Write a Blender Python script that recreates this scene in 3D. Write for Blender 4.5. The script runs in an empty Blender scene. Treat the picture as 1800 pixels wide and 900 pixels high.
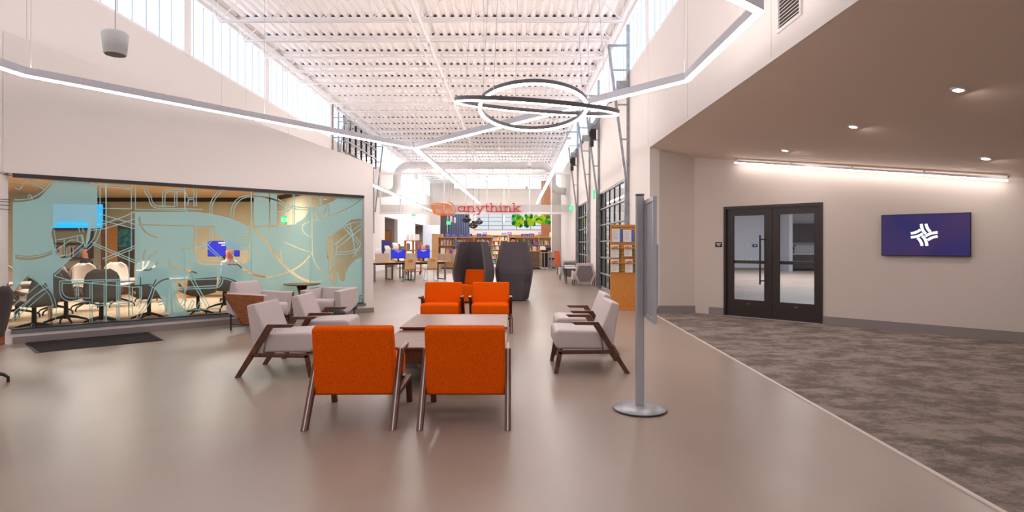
import bpy, bmesh, math, random
import numpy as np
from mathutils import Vector, Matrix
random.seed(7)
S = bpy.context.scene
COL = S.collection
PI = math.pi

# ------------------------------------------------------------------ camera, world, lights, exposure
H = 1.42            # eye height
F = 1000.0          # focal length in pixels of the 1800 px frame
CX, CY = 900.0, 430.0
cam_d = bpy.data.cameras.new('camera')
cam = bpy.data.objects.new('camera', cam_d); COL.objects.link(cam)
cam.location = (0, 0, H); cam.rotation_euler = (PI/2, 0, 0)
cam_d.sensor_width = 36; cam_d.lens = F/1800*36; cam_d.shift_y = -(450-CY)/1800
cam_d.clip_start = .05; cam_d.clip_end = 300
S.camera = cam
S.view_settings.view_transform = 'Standard'; S.view_settings.look = 'None'
S.view_settings.gamma = 1; S.view_settings.use_curve_mapping = False
S.view_settings.exposure = 0.80
S.cycles.use_denoising = True
S.cycles.max_bounces = 8; S.cycles.diffuse_bounces = 5; S.cycles.glossy_bounces = 4
S.cycles.transparent_max_bounces = 16; S.cycles.transmission_bounces = 4
S.cycles.sample_clamp_indirect = 6; S.cycles.caustics_reflective = False; S.cycles.caustics_refractive = False
S.render.film_transparent = False

w = bpy.data.worlds.new('sky'); S.world = w; w.use_nodes = True
bg = w.node_tree.nodes['Background']
bg.inputs[0].default_value = (1.0, .93, .90, 1); bg.inputs[1].default_value = .36

LEDCOL = (1.0, .90, .85)
def area(name, loc, rot, sx, sy, power, col):
    d = bpy.data.lights.new(name, 'AREA'); d.shape = 'RECTANGLE'; d.size = sx; d.size_y = sy
    d.energy = power; d.color = col
    o = bpy.data.objects.new(name, d); COL.objects.link(o); o.location = loc; o.rotation_euler = rot
    return o
# room lights out of view; fill lamps added for library, lobby and alcove
area('meeting_room_light', (-10.2, 12.6, 2.78), (0, 0, .8), 3.2, 1.2, 110, (1, .94, .86))
area('meeting_room_light', (-7.3, 14.3, 2.78), (0, 0, .8), 2.6, 1.2, 80, (1, .95, .88))
area('event_room_light', (12.5, 22, 3.9), (0, 0, 0), 6, 10, 300, (.88, .93, 1))
area('library_fill', (-2.2, 41, 7.0), (0, 0, 0), 7, 10, 1300, (1, .97, .96))  # fill lamp without a fixture, added to brighten the far hall
area('lobby_fill', (-2.0, -3.5, 6.9), (0, 0, 0), 7, 4, 120, (1, .95, .92))  # unseen fill lamp added above and behind the camera
area('alcove_fill', (7.5, -1.5, 2.2), (0, 0, 0), 5, 3, 75, (1, .92, .86))  # unseen lamp added to lift the television wall and sloped ceiling

# ------------------------------------------------------------------ helpers
def lin(c):
    return tuple(((v/255)/12.92 if v/255 <= .04045 else ((v/255+.055)/1.055)**2.4) for v in c) + (1,)
def mat(name, rgb, rough=.6, metal=0, spec=.5, noise=0, nscale=20, emit=0, bump=0, bscale=200, coat=0, stretch=None, rgb2=None, sheen=0):
    m = bpy.data.materials.new(name); m.use_nodes = True
    nt = m.node_tree; b = nt.nodes['Principled BSDF']
    c = lin(rgb); b.inputs['Base Color'].default_value = c
    b.inputs['Roughness'].default_value = rough; b.inputs['Metallic'].default_value = metal
    b.inputs['Specular IOR Level'].default_value = spec
    if coat: b.inputs['Coat Weight'].default_value = coat
    if sheen: b.inputs['Sheen Weight'].default_value = sheen
    if emit:
        b.inputs['Emission Color'].default_value = c; b.inputs['Emission Strength'].default_value = emit
    if noise or bump or rgb2:
        tc = nt.nodes.new('ShaderNodeTexCoord'); mp = nt.nodes.new('ShaderNodeMapping')
        nt.links.new(tc.outputs['Object'], mp.inputs[0])
        if stretch: mp.inputs['Scale'].default_value = stretch
    if noise or rgb2:
        n = nt.nodes.new('ShaderNodeTexNoise'); n.inputs['Scale'].default_value = nscale; n.inputs['Detail'].default_value = 6
        nt.links.new(mp.outputs[0], n.inputs['Vector'])
        r = nt.nodes.new('ShaderNodeValToRGB')
        c2 = lin(rgb2) if rgb2 else tuple(v*(1-noise) for v in c[:3]) + (1,)
        r.color_ramp.elements[0].position = .35; r.color_ramp.elements[1].position = .65
        r.color_ramp.elements[0].color = c2; r.color_ramp.elements[1].color = c
        nt.links.new(n.outputs[0], r.inputs[0]); nt.links.new(r.outputs[0], b.inputs['Base Color'])
    if bump:
        n2 = nt.nodes.new('ShaderNodeTexNoise'); n2.inputs['Scale'].default_value = bscale
        nt.links.new(mp.outputs[0], n2.inputs['Vector'])
        bp = nt.nodes.new('ShaderNodeBump'); bp.inputs['Strength'].default_value = bump; bp.inputs['Distance'].default_value = .01
        nt.links.new(n2.outputs[0], bp.inputs['Height']); nt.links.new(bp.outputs[0], b.inputs['Normal'])
    return m
def emis(name, rgb, s):
    m = bpy.data.materials.new(name); m.use_nodes = True; nt = m.node_tree
    nt.nodes.clear(); o = nt.nodes.new('ShaderNodeOutputMaterial'); e = nt.nodes.new('ShaderNodeEmission')
    e.inputs[0].default_value = lin(rgb) if max(rgb) > 1 else tuple(rgb)+(1,); e.inputs[1].default_value = s
    nt.links.new(e.outputs[0], o.inputs[0]); return m

class MB:
    """collects boxes, bars, tubes and prisms; build() links them as ONE mesh object"""
    def __init__(s): s.v = []; s.f = []
    def add(s, vs, fs):
        k = len(s.v); s.v += [tuple(p) for p in vs]; s.f += [tuple(i+k for i in f) for f in fs]; return s
    def box(s, x0, x1, y0, y1, z0, z1):
        return s.add([(x0,y0,z0),(x1,y0,z0),(x1,y1,z0),(x0,y1,z0),(x0,y0,z1),(x1,y0,z1),(x1,y1,z1),(x0,y1,z1)],
                     [(3,2,1,0),(4,5,6,7),(0,1,5,4),(1,2,6,5),(2,3,7,6),(3,0,4,7)])
    def prism(s, poly, d):
        """poly: 3D points in order, extruded by vector d"""
        n = len(poly); P = [Vector(p) for p in poly]; d = Vector(d)
        nrm = Vector((0,0,0))
        for i in range(n): nrm += P[i].cross(P[(i+1) % n])
        if nrm.dot(d) > 0: P = P[::-1]
        return s.add(P + [p+d for p in P], [tuple(range(n)), tuple(range(2*n-1, n-1, -1))] +
                     [((i+1) % n, i, i+n, (i+1) % n+n) for i in range(n)])
    def bar(s, a, b, w, t, up=(0,0,1)):
        a = Vector(a); b = Vector(b); d = (b-a).normalized(); up = Vector(up)
        sd = d.cross(up)
        if sd.length < 1e-4: sd = d.cross(Vector((0,1,0)))
        sd.normalize(); u = sd.cross(d).normalized()
        sd *= w/2; u *= t/2
        return s.prism([a-sd-u, a+sd-u, a+sd+u, a-sd+u], b-a)
    def tube(s, pts, r, n=8, closed=False, caps=True):
        P = [Vector(p) for p in pts]; m = len(P); rings = []
        prev = None
        for i in range(m):
            if closed: t = (P[(i+1) % m]-P[i-1])
            else: t = P[min(i+1, m-1)]-P[max(i-1, 0)]
            t = t.normalized() if t.length > 1e-9 else Vector((0,0,1))
            if prev is None:
                a = Vector((0,0,1)) if abs(t.z) < .9 else Vector((1,0,0))
                u = t.cross(a).normalized()
            else:
                u = (prev - t*prev.dot(t)).normalized()
            prev = u; v = t.cross(u)
            rr = r[i] if isinstance(r, (list, tuple)) else r
            rings.append([P[i] + (u*math.cos(2*PI*k/n)+v*math.sin(2*PI*k/n))*rr for k in range(n)])
        vs = [p for q in rings for p in q]; fs = []
        for i in range(m if closed else m-1):
            j = (i+1) % m
            for k in range(n): fs.append((i*n+k, i*n+(k+1) % n, j*n+(k+1) % n, j*n+k))
        if not closed and caps: fs += [tuple(range(n-1, -1, -1)), tuple(range((m-1)*n, m*n))]
        return s.add(vs, fs)
    def lathe(s, prof, n=24, c=(0,0,0)):
        """prof: (radius, z) from bottom to top"""
        vs = []; fs = []; m = len(prof)
        for r, z in prof:
            for k in range(n): vs.append((c[0]+r*math.cos(2*PI*k/n), c[1]+r*math.sin(2*PI*k/n), c[2]+z))
        for i in range(m-1):
            for k in range(n): fs.append((i*n+k, i*n+(k+1) % n, (i+1)*n+(k+1) % n, (i+1)*n+k))
        if prof[0][0] > 1e-6: fs.append(tuple(range(n-1, -1, -1)))
        if prof[-1][0] > 1e-6: fs.append(tuple(range((m-1)*n, m*n)))
        return s.add(vs, fs)
    def build(s, name, material, parent=None, bevel=0, seg=2, smooth=False, loc=None, rz=0):
        me = bpy.data.meshes.new(name); me.from_pydata(s.v, [], s.f)
        bm = bmesh.new(); bm.from_mesh(me)
        bmesh.ops.recalc_face_normals(bm, faces=bm.faces)
        bm.to_mesh(me); bm.free()
        me.materials.append(material)
        o = bpy.data.objects.new(name, me); COL.objects.link(o)
        if parent: o.parent = parent
        if loc is not None: o.location = loc
        if rz: o.rotation_euler = (0, 0, rz)
        if bevel:
            b = o.modifiers.new('bevel', 'BEVEL'); b.width = bevel; b.segments = seg; b.limit_method = 'ANGLE'; b.angle_limit = math.radians(40)
        if smooth:
            for p in me.polygons: p.use_smooth = True
            if bevel: me.shade_auto = None if False else None
        return o
def smooth_angle(o, a=40):
    for p in o.data.polygons: p.use_smooth = True
    md = o.modifiers.new('wn', 'WEIGHTED_NORMAL'); md.keep_sharp = True
    bm = bmesh.new(); bm.from_mesh(o.data)
    for e in bm.edges:
        if len(e.link_faces) == 2 and e.calc_face_angle(0) > math.radians(a): e.smooth = False
    bm.to_mesh(o.data); bm.free(); return o
def thing(name, label, cat, loc=(0,0,0), rz=0, group=None):
    o = bpy.data.objects.new(name, None); COL.objects.link(o); o.empty_display_size = .1
    o.location = loc; o.rotation_euler = (0, 0, rz); o['label'] = label; o['category'] = cat
    if group: o['group'] = group
    return o
def tag(o, label, cat, group=None, kind=None):
    o['label'] = label; o['category'] = cat
    if group: o['group'] = group
    if kind: o['kind'] = kind
    return o
def struct(o): o['kind'] = 'structure'; return o
KIDS = {}
def kids(o):
    return [c for c in bpy.data.objects if c.parent == o]
def dup(root, loc=None, rz=None, label=None, group=None):
    def rec(o, parent):
        c = o.copy(); COL.objects.link(c); c.parent = parent
        for ch in kids(o): rec(ch, c)
        return c
    r = rec(root, None)
    if loc is not None: r.location = loc
    if rz is not None: r.rotation_euler = (0, 0, rz)
    if label: r['label'] = label
    if group: r['group'] = group
    return r
def at(px, py, Y):
    return Vector(((px-CX)/F*Y, Y, H-(py-CY)/F*Y))
def ray(px, py): return Vector(((px-CX)/F, 1, -(py-CY)/F))
def hit(px, py, p0, n):
    d = ray(px, py); o = Vector((0,0,H)); n = Vector(n)
    return o + d*((Vector(p0)-o).dot(n)/d.dot(n))
def gnd(px, py, z=0): return hit(px, py, (0,0,z), (0,0,1))

# ------------------------------------------------------------------ materials
M = {}
M['wall'] = mat('white_wall_paint', (230, 223, 219), .75, bump=.02, bscale=300)
M['wall_in'] = mat('warm_room_paint', (206, 198, 170), .8)
M['wall_cool'] = mat('cool_room_paint', (206, 208, 216), .8)
M['alcove'] = mat('taupe_wall_paint', (204, 192, 184), .75, bump=.02, bscale=300)
M['soffit'] = mat('warm_grey_ceiling_paint', (222, 204, 190), .85)
M['taupe'] = mat('taupe_panel', (170, 155, 145), .8)
M['base'] = mat('grey_vinyl_base', (136, 126, 126), .5)
M['deck'] = mat('white_deck_paint', (246, 240, 238), .5)
M['steel_w'] = mat('white_steel_paint', (240, 236, 236), .45)
M['galv'] = mat('galvanised_steel', (165, 170, 175), .35, .8, noise=.25, nscale=8)
M['alu'] = mat('silver_aluminium', (176, 176, 182), .35, .35)
M['alu_d'] = mat('dark_aluminium', (120, 124, 130), .4, .5)
M['black'] = mat('black_metal', (26, 22, 22), .45)
M['brownblack'] = mat('dark_bronze_paint', (46, 36, 36), .4)
M['walnut'] = mat('walnut_wood', (104, 60, 40), .38, rgb2=(70, 38, 26), nscale=6, stretch=(14, 2, 2))
M['walnut_l'] = mat('walnut_ply', (158, 96, 58), .38, rgb2=(128, 74, 42), nscale=4, stretch=(2, 2, 9))
M['inlay'] = mat('pale_inlay', (214, 196, 188), .4)
M['orange'] = mat('orange_wool', (240, 102, 0), .95, rgb2=(214, 72, 0), nscale=140, bump=.35, bscale=260, spec=.1)
M['maple'] = mat('maple_wood', (226, 186, 138), .5, rgb2=(212, 168, 120), nscale=5, stretch=(2, 2, 14))
M['honey'] = mat('honey_wood', (214, 146, 66), .45, rgb2=(200, 130, 54), nscale=5, stretch=(12, 2, 1.5))
M['charcoal'] = mat('charcoal_felt', (92, 84, 90), .95, noise=.25, nscale=90, bump=.2)
M['plastic_w'] = mat('white_plastic', (228, 224, 222), .4)
M['plastic_g'] = mat('grey_plastic', (190, 194, 198), .45)
M['paper'] = mat('white_paper', (240, 236, 236), .7)
M['screen_blue'] = emis('blue_screen', (.03, .03, .42), 1.0)
M['led'] = emis('led_diffuser', LEDCOL, 12.0)
M['led_soft'] = emis('downlight_lens', (1.0, .9, .85), 3.0)
M['exit'] = emis('exit_green', (.02, .75, .25), 1.0)
M['red'] = mat('red_letter_paint', (214, 16, 24), .45)
M['orange_p'] = mat('orange_logo_paint', (246, 140, 30), .45)

def fabric_grey():
    m = mat('grey_woven_fabric', (168, 154, 158), .95, bump=.25, bscale=300)
    nt = m.node_tree; b = nt.nodes['Principled BSDF']
    tc = nt.nodes.new('ShaderNodeTexCoord'); sp = nt.nodes.new('ShaderNodeSeparateXYZ'); nt.links.new(tc.outputs['Object'], sp.inputs[0])
    def mth(op, a, b=None):
        n = nt.nodes.new('ShaderNodeMath'); n.operation = op
        for k, q in enumerate((a, b)):
            if q is None: continue
            if isinstance(q, (int, float)): n.inputs[k].default_value = q
            else: nt.links.new(q, n.inputs[k])
        return n.outputs[0]
    x, y, z = sp.outputs
    u = mth('SINE', mth('MULTIPLY', mth('ADD', x, mth('MULTIPLY', y, 1.0)), 400.0))
    v = mth('SINE', mth('MULTIPLY', mth('ADD', z, mth('MULTIPLY', y, -.55)), 400.0))
    r = nt.nodes.new('ShaderNodeValToRGB'); r.color_ramp.elements[0].position = .45; r.color_ramp.elements[1].position = .65
    r.color_ramp.elements[0].color = lin((196, 184, 184)); r.color_ramp.elements[1].color = lin((226, 216, 214))
    nt.links.new(mth('MULTIPLY', u, v), r.inputs[0]); nt.links.new(r.outputs[0], b.inputs['Base Color'])
    return m
M['greyfab'] = fabric_grey()

def concrete():
    m = bpy.data.materials.new('polished_concrete'); m.use_nodes = True; nt = m.node_tree; b = nt.nodes['Principled BSDF']
    tc = nt.nodes.new('ShaderNodeTexCoord')
    def noise(sc, det, stretch=None):
        n = nt.nodes.new('ShaderNodeTexNoise'); n.inputs['Scale'].default_value = sc; n.inputs['Detail'].default_value = det
        mp = nt.nodes.new('ShaderNodeMapping')
        if stretch: mp.inputs['Scale'].default_value = stretch
        nt.links.new(tc.outputs['Object'], mp.inputs[0]); nt.links.new(mp.outputs[0], n.inputs['Vector']); return n
    n1 = noise(.7, 5, (1, .45, 1)); n2 = noise(160, 2)
    r = nt.nodes.new('ShaderNodeValToRGB'); e = r.color_ramp.elements
    e[0].position = .25; e[1].position = .75; e[0].color = lin((146, 130, 118)); e[1].color = lin((170, 154, 141))
    nt.links.new(n1.outputs[0], r.inputs[0])
    r2 = nt.nodes.new('ShaderNodeValToRGB'); e = r2.color_ramp.elements
    e[0].position = .35; e[1].position = .65; e[0].color = (.97, .97, .97, 1); e[1].color = (1.01, 1.01, 1.01, 1)
    nt.links.new(n2.outputs[0], r2.inputs[0])
    mx = nt.nodes.new('ShaderNodeMix'); mx.data_type = 'RGBA'; mx.blend_type = 'MULTIPLY'; mx.inputs[0].default_value = 1
    nt.links.new(r.outputs[0], mx.inputs[6]); nt.links.new(r2.outputs[0], mx.inputs[7])
    nt.links.new(r.outputs[0], b.inputs['Base Color'])
    mr = nt.nodes.new('ShaderNodeMapRange'); mr.inputs[3].default_value = .22; mr.inputs[4].default_value = .32
    nt.links.new(noise(1.1, 1).outputs[0], mr.inputs[0]); b.inputs['Roughness'].default_value = .30
    b.inputs['Specular IOR Level'].default_value = .6
    return m
M['concrete'] = concrete()
def carpet(name, a, bcol, sc, stretch=(1, 1, 1), spots=None):
    m = bpy.data.materials.new(name); m.use_nodes = True; nt = m.node_tree; b = nt.nodes['Principled BSDF']
    tc = nt.nodes.new('ShaderNodeTexCoord'); mp = nt.nodes.new('ShaderNodeMapping'); mp.inputs['Scale'].default_value = stretch
    nt.links.new(tc.outputs['Object'], mp.inputs[0])
    n = nt.nodes.new('ShaderNodeTexNoise'); n.inputs['Scale'].default_value = sc; n.inputs['Detail'].default_value = 12; n.inputs['Roughness'].default_value = .8
    nt.links.new(mp.outputs[0], n.inputs['Vector'])
    r = nt.nodes.new('ShaderNodeValToRGB'); e = r.color_ramp.elements
    e[0].position = .45; e[1].position = .56; e[0].color = lin(a); e[1].color = lin(bcol)
    nt.links.new(n.outputs[0], r.inputs[0]); nt.links.new(r.outputs[0], b.inputs['Base Color'])
    b.inputs['Roughness'].default_value = .98; b.inputs['Specular IOR Level'].default_value = .1
    return m
M['carpet'] = carpet('grey_carpet_tiles', (112, 102, 96), (152, 140, 132), 2.6, (.8, 1.1, 1))
M['carpet_w'] = carpet('beige_room_carpet', (176, 150, 126), (205, 182, 158), 14)
M['carpet_l'] = carpet('library_carpet', (120, 112, 112), (160, 150, 146), 3)
M['mat'] = carpet('black_mat_pile', (40, 36, 36), (70, 64, 64), 60)

def channel_glass():
    """translucent daylight panels with vertical ribs"""
    m = bpy.data.materials.new('daylit_channel_glass'); m.use_nodes = True; nt = m.node_tree; nt.nodes.clear()
    o = nt.nodes.new('ShaderNodeOutputMaterial'); e = nt.nodes.new('ShaderNodeEmission'); nt.links.new(e.outputs[0], o.inputs[0])
    e.inputs[0].default_value = (.80, .88, 1.0, 1); e.inputs[1].default_value = 1.35
    return m
M['daylight'] = channel_glass()
def glass_thin(name, tint=(.93, .98, .97), ior=1.45):
    m = bpy.data.materials.new(name); m.use_nodes = True; nt = m.node_tree; nt.nodes.clear()
    o = nt.nodes.new('ShaderNodeOutputMaterial'); mx = nt.nodes.new('ShaderNodeMixShader')
    t = nt.nodes.new('ShaderNodeBsdfTransparent'); t.inputs[0].default_value = tint+(1,)
    g = nt.nodes.new('ShaderNodeBsdfGlossy'); g.inputs['Roughness'].default_value = 0.01
    fr = nt.nodes.new('ShaderNodeFresnel'); fr.inputs[0].default_value = ior
    nt.links.new(fr.outputs[0], mx.inputs[0]); nt.links.new(t.outputs[0], mx.inputs[1]); nt.links.new(g.outputs[0], mx.inputs[2])
    nt.links.new(mx.outputs[0], o.inputs[0]); return m
M['glass'] = glass_thin('clear_glass')
def film():
    m = bpy.data.materials.new('frosted_aqua_film'); m.use_nodes = True; nt = m.node_tree; nt.nodes.clear()
    o = nt.nodes.new('ShaderNodeOutputMaterial')
    at_ = nt.nodes.new('ShaderNodeAttribute'); at_.attribute_name = 'film'
    mr = nt.nodes.new('ShaderNodeMapRange'); mr.inputs[1].default_value = -.35; mr.inputs[2].default_value = .35
    nt.links.new(at_.outputs['Fac'], mr.inputs[0])
    tr = nt.nodes.new('ShaderNodeBsdfTransparent')
    tl = nt.nodes.new('ShaderNodeBsdfTranslucent'); df = nt.nodes.new('ShaderNodeBsdfDiffuse')
    tl.inputs[0].default_value = (.60, .97, 1.0, 1); df.inputs[0].default_value = (.50, .86, .90, 1)
    a = nt.nodes.new('ShaderNodeMixShader'); a.inputs[0].default_value = .55
    nt.links.new(tl.outputs[0], a.inputs[1]); nt.links.new(df.outputs[0], a.inputs[2])
    b = nt.nodes.new('ShaderNodeMixShader'); b.inputs[0].default_value = .83
    tr2 = nt.nodes.new('ShaderNodeBsdfTransparent'); tr2.inputs[0].default_value = (.75, .95, .95, 1)
    nt.links.new(tr2.outputs[0], b.inputs[1]); nt.links.new(a.outputs[0], b.inputs[2])
    c = nt.nodes.new('ShaderNodeMixShader')
    nt.links.new(mr.outputs[0], c.inputs[0]); nt.links.new(tr.outputs[0], c.inputs[1]); nt.links.new(b.outputs[0], c.inputs[2])
    nt.links.new(c.outputs[0], o.inputs[0]); return m
M['film'] = film()
def planks():
    m = mat('pale_plank_floor', (205, 180, 165), .4)
    nt = m.node_tree; b = nt.nodes['Principled BSDF']
    tc = nt.nodes.new('ShaderNodeTexCoord'); br = nt.nodes.new('ShaderNodeTexBrick')
    nt.links.new(tc.outputs['Object'], br.inputs[0])
    br.inputs['Color1'].default_value = lin((214, 190, 176)); br.inputs['Color2'].default_value = lin((186, 160, 146)); br.inputs['Mortar'].default_value = lin((160, 135, 122))
    br.inputs['Scale'].default_value = 1; br.inputs['Mortar Size'].default_value = .004
    br.inputs['Brick Width'].default_value = 1.4; br.inputs['Row Height'].default_value = .18
    nt.links.new(br.outputs[0], b.inputs['Base Color']); return m
M['planks'] = planks()

# ================================================================== THE SETTING
XL, XR = -7.2, 2.87          # hall side walls
ZR = 7.30                    # underside of roof deck
YB = 50.0                    # far wall
SILL, CTOP = 5.62, 7.0
def wall_line(name, A, B, polys, t, m):
    """vertical wall from A to B (2D); polys in (s, z); thickness t to the right-hand side of A->B"""
    A = Vector((A[0], A[1], 0)); B = Vector((B[0], B[1], 0)); d = (B-A).normalized(); n = Vector((d.y, -d.x, 0))
    b = MB()
    for poly in polys: b.prism([A+d*s+Vector((0, 0, z)) for s, z in poly], n*t)
    return struct(b.build(name, m))
def R(s0, s1, z0, z1): return [(s0, z0), (s1, z0), (s1, z1), (s0, z1)]

# floor: concrete in the hall, carpet in the alcove, the library and the meeting room
def flat(name, poly, z0, z1, m):
    return struct(MB().prism([(x, y, z0) for x, y in poly], (0, 0, z1-z0)).build(name, m))
SA, SB = (2.22, -8.0), (2.90, 11.75)        # edge between concrete and alcove carpet
flat('floor', [(-7.4, -8), SA, SB, (3.07, 11.75), (3.07, 32.6), (-7.4, 32.6)], -.1, 0, M['concrete'])
flat('floor', [SA, (16, -8), (16, -.3), (3.9, 12.1), (2.9, 12.1), SB], -.1, .002, M['carpet'])
flat('floor', [(-14, 32.6), (3.07, 32.6), (3.07, YB), (-14, YB)], -.1, .004, M['carpet_l'])
tr = MB().prism([(SA[0]-.012, SA[1], 0), (SA[0]+.02, SA[1], 0), (SB[0]+.02, SB[1], 0), (SB[0]-.012, SB[1], 0)], (0, 0, .008))
struct(tr.build('trim_1', mat('pale_floor_strip', (214, 202, 194), .4)))
struct(MB().box(-7.2, 2.87, 32.57, 32.62, 0, .008).build('trim_2', M['inlay']))

# ---- left hall wall
wl = MB()
wl.box(XL-.2, XL, -8, 8.13, 0, SILL)
wl.box(XL-.2, XL, 8.13, 17.6, 2.95, SILL)
wl.box(XL-.2, XL, 17.6, 31.5, 0, SILL)
wl.box(XL-.2, XL, 31.5, YB, 3.0, SILL)
# library alcoves in the left wall (taupe recesses between white piers)
for y0, y1 in ((31.5, 32.2), (35.8, 42.3), (49.6, YB)): wl.box(XL-.2, XL, y0, y1, 0, 3.0)
wl.box(XL-.2, XL, -8, YB, CTOP, ZR+.05)
struct(wl.build('wall_left', M['wall']))
rc = MB()
for y0, y1 in ((32.2, 35.8), (42.3, 49.6)):
    rc.box(XL-2.4, XL-.2, y1, y1+.1, 0, 3.0); rc.box(XL-2.5, XL-2.4, y0, y1+.1, 0, 3.0); rc.box(XL-2.5, XL-.2, y0, y1+.1, 3.0, 3.1)
    rc.box(XL-2.4, XL-.2, y0-.1, y0, 0, 3.0)
struct(rc.build('wall_left', M['taupe']))
jt = MB()
for y in (8.44, 14.1, 15.4, 18.3): jt.box(XL, XL+.0015, y-.004, y+.004, 3.5 if y > 9 else 4.3, SILL)
for y in (6.3, 9.3, 12.0): jt.box(XR-.0015, XR, y-.004, y+.004, 3.5, SILL)
struct(jt.build('trim_joint', mat('joint_shadow_gap', (176, 164, 158), .8)))
# ---- right hall wall with the long opening to the alcove and two sectional doors
D1, D2 = (13.9, 18.7), (20.8, 24.7)
wr = MB()
wr.box(XR, XR+.02, -8, 11.85, 3.445, SILL); wr.box(XR+.021, XR+.2, -8, 11.85, 3.56, SILL)
wr.box(XR, XR+.2, 11.85, D1[0], 0, SILL)
wr.box(XR, XR+.2, D1[0], D1[1], 3.1, SILL); wr.box(XR, XR+.2, D1[1], D2[0], 0, SILL)
wr.box(XR, XR+.2, D2[0], D2[1], 3.1, SILL); wr.box(XR, XR+.2, D2[1], 44.0, 0, SILL); wr.box(XR, XR+.2, 44.0, YB, 0, SILL)
wr.box(XR, XR+.2, -8, YB, CTOP, ZR+.05)
struct(wr.build('wall_right', M['wall']))
# ---- clerestories: daylit channel-glass bands with white posts and ribs
def clerestory(name, X, ys, side):
    o = struct(MB().box(min(X, X+side*.04), max(X, X+side*.04), ys[0], ys[-1], SILL, CTOP).build(name, M['daylight']))
    o.location = (side*.10, 0, 0)
    ribs = MB(); y = ys[0]
    while y < ys[-1]:
        ribs.box(X+side*.07, X+side*.095, y-.012, y+.012, SILL, CTOP); y += .42
    struct(ribs.build('window_rib', mat('rib_tint', (196, 206, 226), .6), o)).location = (-side*.10, 0, 0)
    fr = MB()
    for y in ys: fr.box(min(X-side*.02, X+side*.16), max(X-side*.02, X+side*.16), y-.13, y+.13, SILL, CTOP+.1)
    fr.box(min(X, X+side*.12), max(X, X+side*.12), ys[0], ys[-1], SILL, SILL+.05)
    struct(fr.build('window_post', M['steel_w'], o)).location = (-side*.10, 0, 0)
    return o
YS = [-8, -3.8, .3, 4.4, 8.5, 12.6, 16.7, 22.6, 29.8, 34, 38.2, 42.4, 46.4, YB]
clerestory('window_1', XL, YS, -1)
clerestory('window_2', XR, [y if y != 12.6 else 12.0 for y in YS], 1)
# ---- back wall
wb = MB()
wb.box(-14, -5.1, YB, YB+.2, 0, ZR)
wb.box(-5.1, -3.3, YB, YB+.2, 0, 2.55); wb.box(-5.1, -3.3, YB, YB+.2, 4.4, 6.4)
wb.box(-3.3, 3.07, YB, YB+.2, 0, 2.72); wb.box(-3.3, 3.07, YB, YB+.2, 4.2, 6.35)
wb.box(-5.1, -3.3, YB, YB+.2, 2.55, 4.4)
wb.box(-5.1, 3.07, YB, YB+.2, 7.25, ZR+.05)
struct(wb.build('wall_back', M['alcove']))
for nm, x0, x1, z0, z1, nx, nz in (('window_3', -3.3, 2.87, 2.72, 4.2, 5, 4), ('window_4', -5.1, 2.87, 6.35, 7.25, 16, 1)):
    o = struct(MB().box(x0, x1, YB+.08, YB+.12, z0, z1).build(nm, emis('daylit_glass', (.86, .92, 1.0), 0.5 if nx == 5 else 1.3)))
    fr = MB(); k = .035 if nx == 5 else .02
    for i in range(nx+1):
        x = x0+(x1-x0)*i/nx; fr.box(x-k, x+k, YB, YB+.079, z0, z1)
    for i in range(nz+1):
        z = z0+(z1-z0)*i/nz; fr.box(x0, x1, YB-.01, YB+.07, z-k*.8, z+k*.8)
    struct(fr.build('window_frame', M['alu_d'] if nx == 5 else M['steel_w'], o))
# white duct-height ceiling edge and coloured wall panels at the far end
struct(MB().box(-7.2, -5.85, 46.0, 46.1, 0, 3.0).build('wall_blue_grey', mat('pale_blue_paint', (188, 196, 206), .7)))
pn = MB()
for i in range(9): pn.box(-5.3+i*.2, -5.12+i*.2, 46.9, 47.0, 0, 4.0)
tag(pn.build('slatted_panel', mat('navy_panel', (8, 34, 66), .6)), 'dark blue ribbed wall panel behind the far bookcases', 'wall panel')
tag(MB().box(-5.85, -5.35, 46.5, 46.9, 0, 3.9).build('partition_panel', mat('black_panel', (34, 30, 34), .7), bevel=.01), 'black partition panel beside the dark blue ribbed panel', 'partition')
wc = MB()
for i in range(7): wc.box(2.06+.13*i, 2.18+.13*i, 39.9, 40.1, 0, 5.9)
wc.box(2.06, 2.97, 39.92, 40.3, 0, 5.9)
struct(wc.build('wall_timber', mat('brown_timber_boards', (158, 106, 70), .5, rgb2=(132, 84, 54), nscale=4, stretch=(9, 9, .8))))
pr = MB(); pr.box(2.35, 2.87, 33.6, 34.3, 0, 4.6)
struct(pr.build('wall_pier', M['wall']))
# ---- roof deck: real corrugation running down the hall
dk = MB(); per = .22; x = XL-.2; prof = []
while x < XR+.2:
    prof += [(x, ZR), (x+.07, ZR), (x+.10, ZR+.07), (x+.17, ZR+.07), (x+.20, ZR)]; x += per
n = len(prof)
dk.v = [(a, -8, z) for a, z in prof]+[(a, YB+.2, z) for a, z in prof]
dk.f = [(i, i+1, n+i+1, n+i) for i in range(n-1)]
struct(dk.build('ceiling', M['deck']))
struct(MB().box(XL-.3, XR+.3, -8, YB+.2, ZR+.12, ZR+.2).build('ceiling', M['deck']))

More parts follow.
